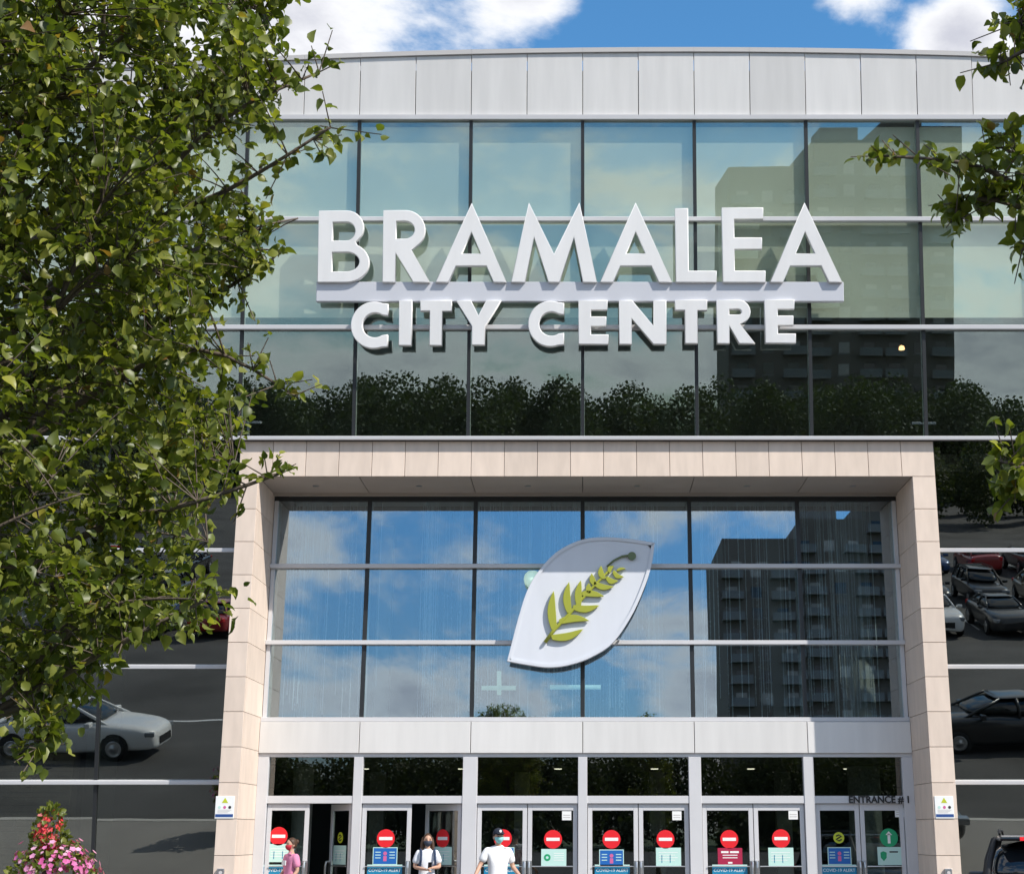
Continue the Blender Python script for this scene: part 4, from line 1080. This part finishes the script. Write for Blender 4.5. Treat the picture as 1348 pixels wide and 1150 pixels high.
# ================================================================== FAR THINGS THE GLASS MIRRORS
principled('tower_brick', (.15, .13, .11), .9, var=(.15, .08, 0))
principled('tower_slab', (.22, .21, .20), .85)
principled('tower_rail', (.16, .17, .17), .5)
TY = -172.0
tw = empty('apartment_tower', (20, TY, -.12), label='tall stepped apartment tower with balconies mirrored in the glass', cat='building')
wall = MB().box(0, 11, -18, 0, 0, 42).box(11, 21, -18, 0, 0, 45).box(21, 32, -18, 0, 0, 48).build('wall', 'tower_brick', tw)
MB().box(12.5, 18, -12, -4, 45, 47.4).build('roof_plant', 'tower_slab', tw)
MB().box(24, 27, -8, -2, 48, 50.4).build('roof_plant', 'tower_slab', tw)
cur = principled('curtain', (.38, .36, .33), .9)
wm2 = MB().box(-.75, .75, -.02, .06, -.75, .75).mesh('window', 'curtain')
wme = MB().box(-.75, .75, -.02, .06, -.75, .75).mesh('window', 'car_glass'); fme = MB().box(-.85, .85, .0, .05, -.95, -.77).mesh('sill', 'tower_slab')
bme = MB().box(-1.55, 1.55, .02, 1.5, -.12, .08).mesh('balcony', 'tower_slab'); rme = MB().box(-1.55, 1.55, 1.42, 1.47, .08, 1.05).mesh('railing', 'tower_rail')
for f in range(15):
    for k in range(9):
        x = 1.9 + k * 3.52; z = 2.0 + f * 3.0
        if z + 1 > (40.5 if x < 11 else 43.5 if x < 21 else 46.5): continue
        w_ = link('window', wme if rng.random() < .72 else wm2, tw, (x, .0, z)); link('sill', fme, w_)
        if k % 3 != 1:
            b_ = link('balcony', bme, tw, (x, 0, z - 1.05)); link('railing', rme, b_)
# wooded belts: one mass of foliage
r_ = np.random.default_rng(21)
P, S = [], []
def wood(n, x0, x1, y0, y1, h0, h1, per, leaf):
    for i in range(n):
        x, y, h = r_.uniform(x0, x1), r_.uniform(y0, y1), r_.uniform(h0, h1); w = h * r_.uniform(.28, .42)
        d = r_.normal(0, 1, (per, 3)); d /= np.linalg.norm(d, axis=1, keepdims=True); d *= r_.random((per, 1)) ** .33
        taper = 1 - .35 * np.clip(d[:, 2:3], 0, 1)
        P.append(np.array((x, y, h * .52)) + d * np.array((w, w, h * .5)) * np.concatenate([taper, taper, np.ones_like(taper)], 1) + r_.normal(0, .15, (per, 3))); S.append(r_.uniform(.6, 1.3, per) * leaf)
wood(150, -95, 80, -150, -122, 9.0, 12.4, 2300, .36)
wood(60, -130, 120, -122, -112, 2, 4.5, 260, .6)
wood(26, 26, 60, -105, -66, 5, 8.5, 2600, .27)
wood(10, -62, -40, -95, -60, 6, 9, 1300, .38)
P = np.concatenate(P); S = np.concatenate(S)
link('treeline', scatter_mesh('treeline', P, r_.normal(0, 1, P.shape), r_.normal(0, 1, P.shape) + np.array((0, 0, .6)), S, (np.array([(0, 0, 0), (-.5, .5, .1), (.5, .5, .1), (0, 1, 0)], float), [(0, 3, 1), (0, 2, 3)]), 'leaf_far', r_.random(len(P))), kind='stuff', label='dark belt of trees mirrored across the upper glass', cat='trees')

# ================================================================== PEOPLE
principled('skin', (.50, .29, .20), .55); principled('skin_dark', (.22, .12, .08), .55)
principled('eye', (.02, .02, .02), .2); principled('lash', (.03, .02, .015), .6)
for nm, c in dict(tee_white=(.78, .78, .79), tee_pink=(.62, .22, .36), top_white=(.70, .72, .76), navy=(.03, .05, .10), denim=(.06, .09, .16), black_cloth=(.015, .015, .017), plaid_red=(.28, .03, .05), beige=(.42, .35, .26), mask_red=(.50, .03, .05), mask_mint=(.28, .60, .60), mask_dark=(.05, .06, .09), shoe=(.5, .5, .5), hair_brown=(.065, .034, .02), hair_dark=(.02, .014, .01), hair_grey=(.32, .30, .28), cap=(.02, .025, .04), phone=(.01, .01, .012)).items():
    principled(nm, c, .8 if 'hair' not in nm else .5, 0, .3, bump=(25, .004) if nm.startswith(('tee', 'top', 'denim')) else None)
def skin_mesh(verts, edges, rad, sub=2):
    me = bpy.data.meshes.new('s'); me.from_pydata([tuple(v) for v in verts], edges, [])
    o = bpy.data.objects.new('s', me); COL.objects.link(o)
    m = o.modifiers.new('skin', 'SKIN'); m.use_smooth_shade = True; m.branch_smoothing = .4
    if not me.skin_vertices: me.attributes  # layer is made by the modifier below
    sv = me.skin_vertices
    if len(sv) == 0:
        bm = bmesh.new(); bm.from_mesh(me); bm.verts.layers.skin.verify(); bm.to_mesh(me); bm.free(); sv = me.skin_vertices
    for i, r in enumerate(rad): sv[0].data[i].radius = r if isinstance(r, tuple) else (r, r); sv[0].data[i].use_root = (i == 0)
    s = o.modifiers.new('sub', 'SUBSURF'); s.levels = sub; s.render_levels = sub
    out = eval_mesh(o, 's'); bpy.data.objects.remove(o); bpy.data.meshes.remove(me)
    return out
def ellipsoid(c, r, n=20, m=14, fn=None):
    mb = MB(); c = Vector(c)
    for i in range(m + 1):
        t = math.pi * i / m
        for k in range(n):
            a = 2 * math.pi * k / n; d = Vector((math.sin(t) * math.cos(a), math.sin(t) * math.sin(a), math.cos(t)))
            p = Vector((d.x * r[0], d.y * r[1], d.z * r[2]))
            if fn: p = fn(p, d)
            mb.v.append(tuple(c + p))
    for i in range(m):
        for k in range(n):
            q = (k + 1) % n; mb.f.append((i * n + k, (i + 1) * n + k, (i + 1) * n + q, i * n + q)); mb.m.append(0)
    return mb
def head_fn(p, d):
    # jaw narrows, nose and brow in front (-Y)
    if d.z < 0: p.x *= 1 + .30 * d.z; p.y *= 1 + .12 * d.z
    if d.y < -.8 and abs(d.x) < .22 and -.45 < d.z < .15: p.y -= .022 * (1 - abs(d.x) / .22)
    return p
def hand_chain(w, d, up, s=1.0, curl=.5):
    """five short chains rooted in the palm; returns verts, edges, radii relative to list start"""
    d = d.normalized(); side = d.cross(up).normalized(); nrm = side.cross(d).normalized()
    V, E, Rr = [w + d * .045], [], [(.030, .016)]
    V.append(w + d * .085); E.append((0, 1)); Rr.append((.034, .014))
    for k, (off, L) in enumerate(((-.030, .060), (-.010, .072), (.010, .068), (.029, .052))):
        b = len(V); base = w + d * .09 + side * off
        m = base + (d * (1 - .3 * curl) - nrm * curl * .5) * L * .55; e = m + (d * (1 - curl) - nrm * curl) * L * .5
        V += [base, m, e]; E += [(1, b), (b, b + 1), (b + 1, b + 2)]; Rr += [.0095, .0085, .007]
    b = len(V); V += [w + d * .055 - side * .036, w + d * .088 - side * .050 - nrm * .012]; E += [(0, b), (b, b + 1)]; Rr += [.011, .0085]
    return V, E, Rr
def person(label, loc, H, face, outfit, arms, stride=.0, hair='short', mask=None, cap=False, hair_m='hair_brown', skin='skin', bag=False, phone=False, tilt=0., sleeves=.5, female=False):
    k = H / 1.75
    root = empty('person', loc, (0, 0, R(face)), label=label, cat='person'); root.scale = (k, k, k)
    V3 = Vector
    sw = .165 if female else .19
    P = dict(pel=V3((0, .0, .96)), sp=V3((0, .005, 1.13)), ch=V3((0, -.005, 1.32)), nb=V3((0, .015, 1.455)), nk=V3((0, .0, 1.525)))
    verts = [P['pel'], P['sp'], P['ch'], P['nb'], P['nk'], V3((0, -.01, 1.60))]
    edges = [(0, 1), (1, 2), (2, 3), (3, 4), (4, 5)]
    rad = [(.15, .11), (.125 if female else .14, .10), (.145 if female else .165, .115), (.085, .075), .052, .055]
    J = {}
    for s, nm in ((-1, 'l'), (1, 'r')):
        st_ = stride * s
        sh = V3((s * sw, .01, 1.425)); el, wr = arms[nm]
        el, wr = V3(el), V3(wr)
        i = len(verts); verts += [sh, (sh + el) / 2, el, (el + wr) / 2, wr]; edges += [(3 if False else 2, i), (i, i + 1), (i + 1, i + 2), (i + 2, i + 3), (i + 3, i + 4)]
        rad += [.062, .050, .042, .038, .028]
        hv, he, hr = hand_chain(wr, (wr - el), V3((0, -1, 0)) if abs((wr - el).normalized().y) < .7 else V3((0, 0, 1)), curl=.55)
        j = len(verts); verts += hv; edges += [(i + 4, j)] + [(a + j, b + j) for a, b in he]; rad += hr
        hip = V3((s * .085, 0, .90)); kn = V3((s * .095, -.03 - .18 * st_, .50)); an = V3((s * .095, .03 - .30 * st_, .085)); to = an + V3((s * .02, -.17, -.045))
        i = len(verts); verts += [hip, (hip + kn) / 2, kn, (kn + an) / 2 + V3((0, .015, .04)), an, to]; edges += [(0, i), (i, i + 1), (i + 1, i + 2), (i + 2, i + 3), (i + 3, i + 4), (i + 4, i + 5)]
        rad += [.088, .078, .058, .055, .040, .032]
        J[nm] = (sh, el, wr, hip, kn, an, to)
    sm = skin_mesh(verts, edges, rad, 1)
    hb = ellipsoid((0, -.015, 1.645), (.076, .096, .118), 24, 18, head_fn)
    mb = MB().mesh_add(sm); o0 = len(mb.v); mb.v += hb.v; mb.f += [tuple(i + o0 for i in f) for f in hb.f]; mb.m += [0] * len(hb.f)
    for s in (-1, 1):
        e_ = ellipsoid((s * .078, 0, 1.635), (.012, .022, .034), 10, 8); o0 = len(mb.v); mb.v += e_.v; mb.f += [tuple(i + o0 for i in f) for f in e_.f]; mb.m += [0] * len(e_.f)
    tmp = bpy.data.objects.new('b', mb.mesh('b', skin, True)); COL.objects.link(tmp)
    rm = tmp.modifiers.new('r', 'REMESH'); rm.mode = 'VOXEL'; rm.voxel_size = .0085; rm.use_smooth_shade = True
    sm2 = tmp.modifiers.new('s', 'SMOOTH'); sm2.factor = .5; sm2.iterations = 2
    bme_ = eval_mesh(tmp, 'body'); bpy.data.objects.remove(tmp)
    body = link('body', bme_, root)
    def cloth(nm, vs, es, rs, mat, cut=None):
        me = skin_mesh(vs, es, rs, 2)
        if cut:
            bm = bmesh.new(); bm.from_mesh(me)
            for co, no in cut: bmesh.ops.bisect_plane(bm, geom=bm.verts[:] + bm.edges[:] + bm.faces[:], plane_co=co, plane_no=no, clear_outer=True)
            bm.to_mesh(me); bm.free()
        me.materials.clear(); me.materials.append(MATS[mat]); me.polygons.foreach_set('use_smooth', [True] * len(me.polygons))
        o = link(nm, me, root); so = o.modifiers.new('t', 'SOLIDIFY'); so.thickness = .006; so.offset = 1
        return o
    shirt, trou = outfit
    vs = [P['pel'] + V3((0, 0, -.10)), P['pel'], P['sp'], P['ch'], P['nb'] + V3((0, 0, -.0)), P['nk'] + V3((0, 0, -.01))]; es = [(0, 1), (1, 2), (2, 3), (3, 4), (4, 5)]
    rs = [(.175, .135), (.175, .132), (.148 if female else .165, .122), (.172 if female else .195, .15), (.118, .108), (.06, .06)]
    for nm in 'lr':
        sh, el, wr = J[nm][:3]; i = len(vs); e_ = sh.lerp(el, min(1, sleeves * 1.6))
        vs += [sh, sh.lerp(e_, .55), e_]; es += [(3, i), (i, i + 1), (i + 1, i + 2)]; rs += [.080, .072, .066]
        if sleeves > .9:
            vs += [wr]; es += [(i + 2, i + 3)]; rs += [.045]
    cloth('shirt', vs, es, rs, shirt, [((0, 0, .90), (0, 0, -1)), ((0, 0, 1.505), (0, .25, 1))])
    vs = [P['pel'] + V3((0, 0, .05)), P['pel'] + V3((0, 0, -.02))]; es = [(0, 1)]; rs = [(.155, .118), (.165, .125)]
    for nm in 'lr':
        hip, kn, an, to = J[nm][3:]; i = len(vs)
        vs += [hip, (hip + kn) / 2, kn, an + V3((0, 0, -.01))]; es += [(1, i), (i, i + 1), (i + 1, i + 2), (i + 2, i + 3)]; rs += [.105, .093, .075, .062]
        sh_ = ellipsoid(an + V3((0, -.075, -.035)), (.048, .14, .052), 16, 10, lambda p, d: V3((p.x, p.y, max(p.z, -.044))))
        sh_.build('shoe', 'shoe', root, smooth=True)
    cloth('trousers', vs, es, rs, trou)
    # face, hair, mask, cap
    for s in (-1, 1):
        ellipsoid((s * .032, -.099, 1.652), (.013, .007, .007), 10, 8).build('eye', 'eye', root, smooth=True)
        MB().tube([(s * .016, -.106, 1.672), (s * .034, -.105, 1.677), (s * .052, -.094, 1.670)], [.004, .005, .003], 6).build('eyebrow', hair_m, root)
    if mask:
        def mf(p, d):
            if d.z < 0: p.x *= 1 + .28 * d.z
            return p
        mm = ellipsoid((0, -.018, 1.612), (.079, .114, .080), 24, 16, mf)
        me = mm.mesh('mask', mask, True); bm = bmesh.new(); bm.from_mesh(me)
        bmesh.ops.bisect_plane(bm, geom=bm.verts[:] + bm.edges[:] + bm.faces[:], plane_co=(0, -.045, 1.61), plane_no=(0, 1, 0), clear_outer=True)
        bmesh.ops.bisect_plane(bm, geom=bm.verts[:] + bm.edges[:] + bm.faces[:], plane_co=(0, -.1, 1.640), plane_no=(0, 0, 1), clear_outer=True)
        bm.to_mesh(me); bm.free(); mo = link('face_mask', me, root)
        for s in (-1, 1): MB().tube([(s * .074, -.045, 1.63), (s * .084, .0, 1.645)], [.003, .003], 5).build('ear_loop', mask, root)
    def hf(p, d):
        n_ = mnoise.noise(Vector((d.x * 4, d.y * 4, d.z * 4))) * .006
        return p + d * n_
    hm = ellipsoid((0, .006, 1.662), (.088, .108, .116), 28, 20, hf); me = hm.mesh('hair', hair_m, True); bm = bmesh.new(); bm.from_mesh(me)
    bmesh.ops.bisect_plane(bm, geom=bm.verts[:] + bm.edges[:] + bm.faces[:], plane_co=(0, -.045, 1.69), plane_no=(0, -1, -.62), clear_outer=True)
    bmesh.ops.bisect_plane(bm, geom=bm.verts[:] + bm.edges[:] + bm.faces[:], plane_co=(0, 0, 1.585), plane_no=(0, 0, -1), clear_outer=True)
    bm.to_mesh(me); bm.free(); ho = link('hair', me, root); so = ho.modifiers.new('t', 'SOLIDIFY'); so.thickness = .012; so.offset = -1
    if hair == 'bun': ellipsoid((0, .115, 1.70), (.045, .045, .045), 14, 10, hf).build('hair_bun', hair_m, root, smooth=True)
    if hair == 'long':
        for s in (-1, 1):
            MB().tube([(s * .07, .01, 1.70), (s * .092, .01, 1.60), (s * .10, -.01, 1.48), (s * .10, -.05, 1.38)], [.03, .038, .036, .012], 8).build('hair_lock', hair_m, root, smooth=True)
        MB().tube([(0, .09, 1.68), (0, .10, 1.55), (0, .115, 1.40)], [.05, .07, .03], 8).build('hair_lock', hair_m, root, smooth=True)
    if cap:
        cm_ = ellipsoid((0, .0, 1.688), (.092, .112, .098), 24, 16); me = cm_.mesh('cap', 'cap', True); bm = bmesh.new(); bm.from_mesh(me)
        bmesh.ops.bisect_plane(bm, geom=bm.verts[:] + bm.edges[:] + bm.faces[:], plane_co=(0, 0, 1.692), plane_no=(0, .12, -1), clear_outer=True); bm.to_mesh(me); bm.free()
        co_ = link('cap', me, root)
        MB().add([(-.07, -.085, 1.70), (-.06, -.16, 1.690), (0, -.185, 1.688), (.06, -.16, 1.690), (.07, -.085, 1.70), (-.07, -.085, 1.708), (-.06, -.16, 1.697), (0, -.185, 1.695), (.06, -.16, 1.697), (.07, -.085, 1.708)], [(0, 1, 2, 3, 4), (9, 8, 7, 6, 5), (0, 5, 6, 1), (1, 6, 7, 2), (2, 7, 8, 3), (3, 8, 9, 4), (4, 9, 5, 0)]).build('peak', 'cap', co_)
        MB().disc(0, 1.735, .022, -.114, -.106, 12).build('badge', 'white_sign', co_)
    if bag:
        for s in (-1, 1): MB().tube([(s * .11, .10, 1.40), (s * .125, .02, 1.50), (s * .125, -.12, 1.44), (s * .13, -.155, 1.30), (s * .145, -.10, 1.15)], [.022] * 5, 6).build('strap', 'navy', root)
        bevel(MB().box(-.14, .14, .13, .27, 1.05, 1.46).build('backpack', 'navy', root), .04, 3)
    return root, J
hang = lambda s, f=0: ((s * .235, .02 - f * .08, 1.16), (s * .255, -.05 - f * .2, .93))
c = onY(656, 1100, -1.6)
person('person in white t-shirt, dark cap and pale green mask walking out', (c.x, -1.6, 0), 1.735, 22, ('tee_white', 'denim'), dict(l=((-.30, .02, 1.20), (-.43, -.10, 1.02)), r=((.27, .04, 1.17), (.36, -.14, 1.00))), stride=.7, mask='mask_mint', cap=True, hair_m='hair_dark', skin='skin')
c = onY(384, 1110, .3)
p_, J_ = person('person in pink t-shirt and red mask standing by the first door', (c.x, .3, 0), 1.585, -48, ('tee_pink', 'black_cloth'), dict(l=((-.20, .0, 1.17), (-.15, -.18, 1.02)), r=((.21, .03, 1.16), (.20, -.14, .98))), hair='bun', mask='mask_red', hair_m='hair_brown', female=True)
MB().box(-.07, .07, -.012, 0, -.045, .045).build('shirt_print', 'tee_white', p_, (0, -.146, 1.31))
c = onY(563, 1105, .55)
p_, J_ = person('person in white top with backpack straps and dark mask, hands together', (c.x, .55, 0), 1.66, 12, ('top_white', 'denim'), dict(l=((-.235, -.02, 1.17), (-.05, -.24, 1.13)), r=((.235, -.02, 1.17), (.07, -.25, 1.16))), hair='long', mask='mask_dark', hair_m='hair_brown', female=True, bag=True)
MB().box(-.035, .035, -.01, 0, -.07, .07).build('phone', 'phone', p_, (.02, -.305, 1.20), rot=(.5, 0, 0))
c = onY(676, 1105, 3.0)
person('person in dark red shirt with grey hair seen through the third pair of doors', (c.x, 3.0, .02), 1.62, 150, ('plaid_red', 'beige'), dict(l=hang(-1), r=hang(1)), hair_m='hair_grey', sleeves=1.)
c = onY(862, 1108, 2.6)
person('person in dark top with long dark hair reaching behind the fourth pair of doors', (c.x, 2.6, .02), 1.60, 60, ('black_cloth', 'black_cloth'), dict(l=((-.22, -.10, 1.18), (-.10, -.30, 1.25)), r=((.22, -.08, 1.17), (.08, -.30, 1.22))), hair='long', mask='mask_dark', hair_m='hair_dark', female=True, sleeves=1.)
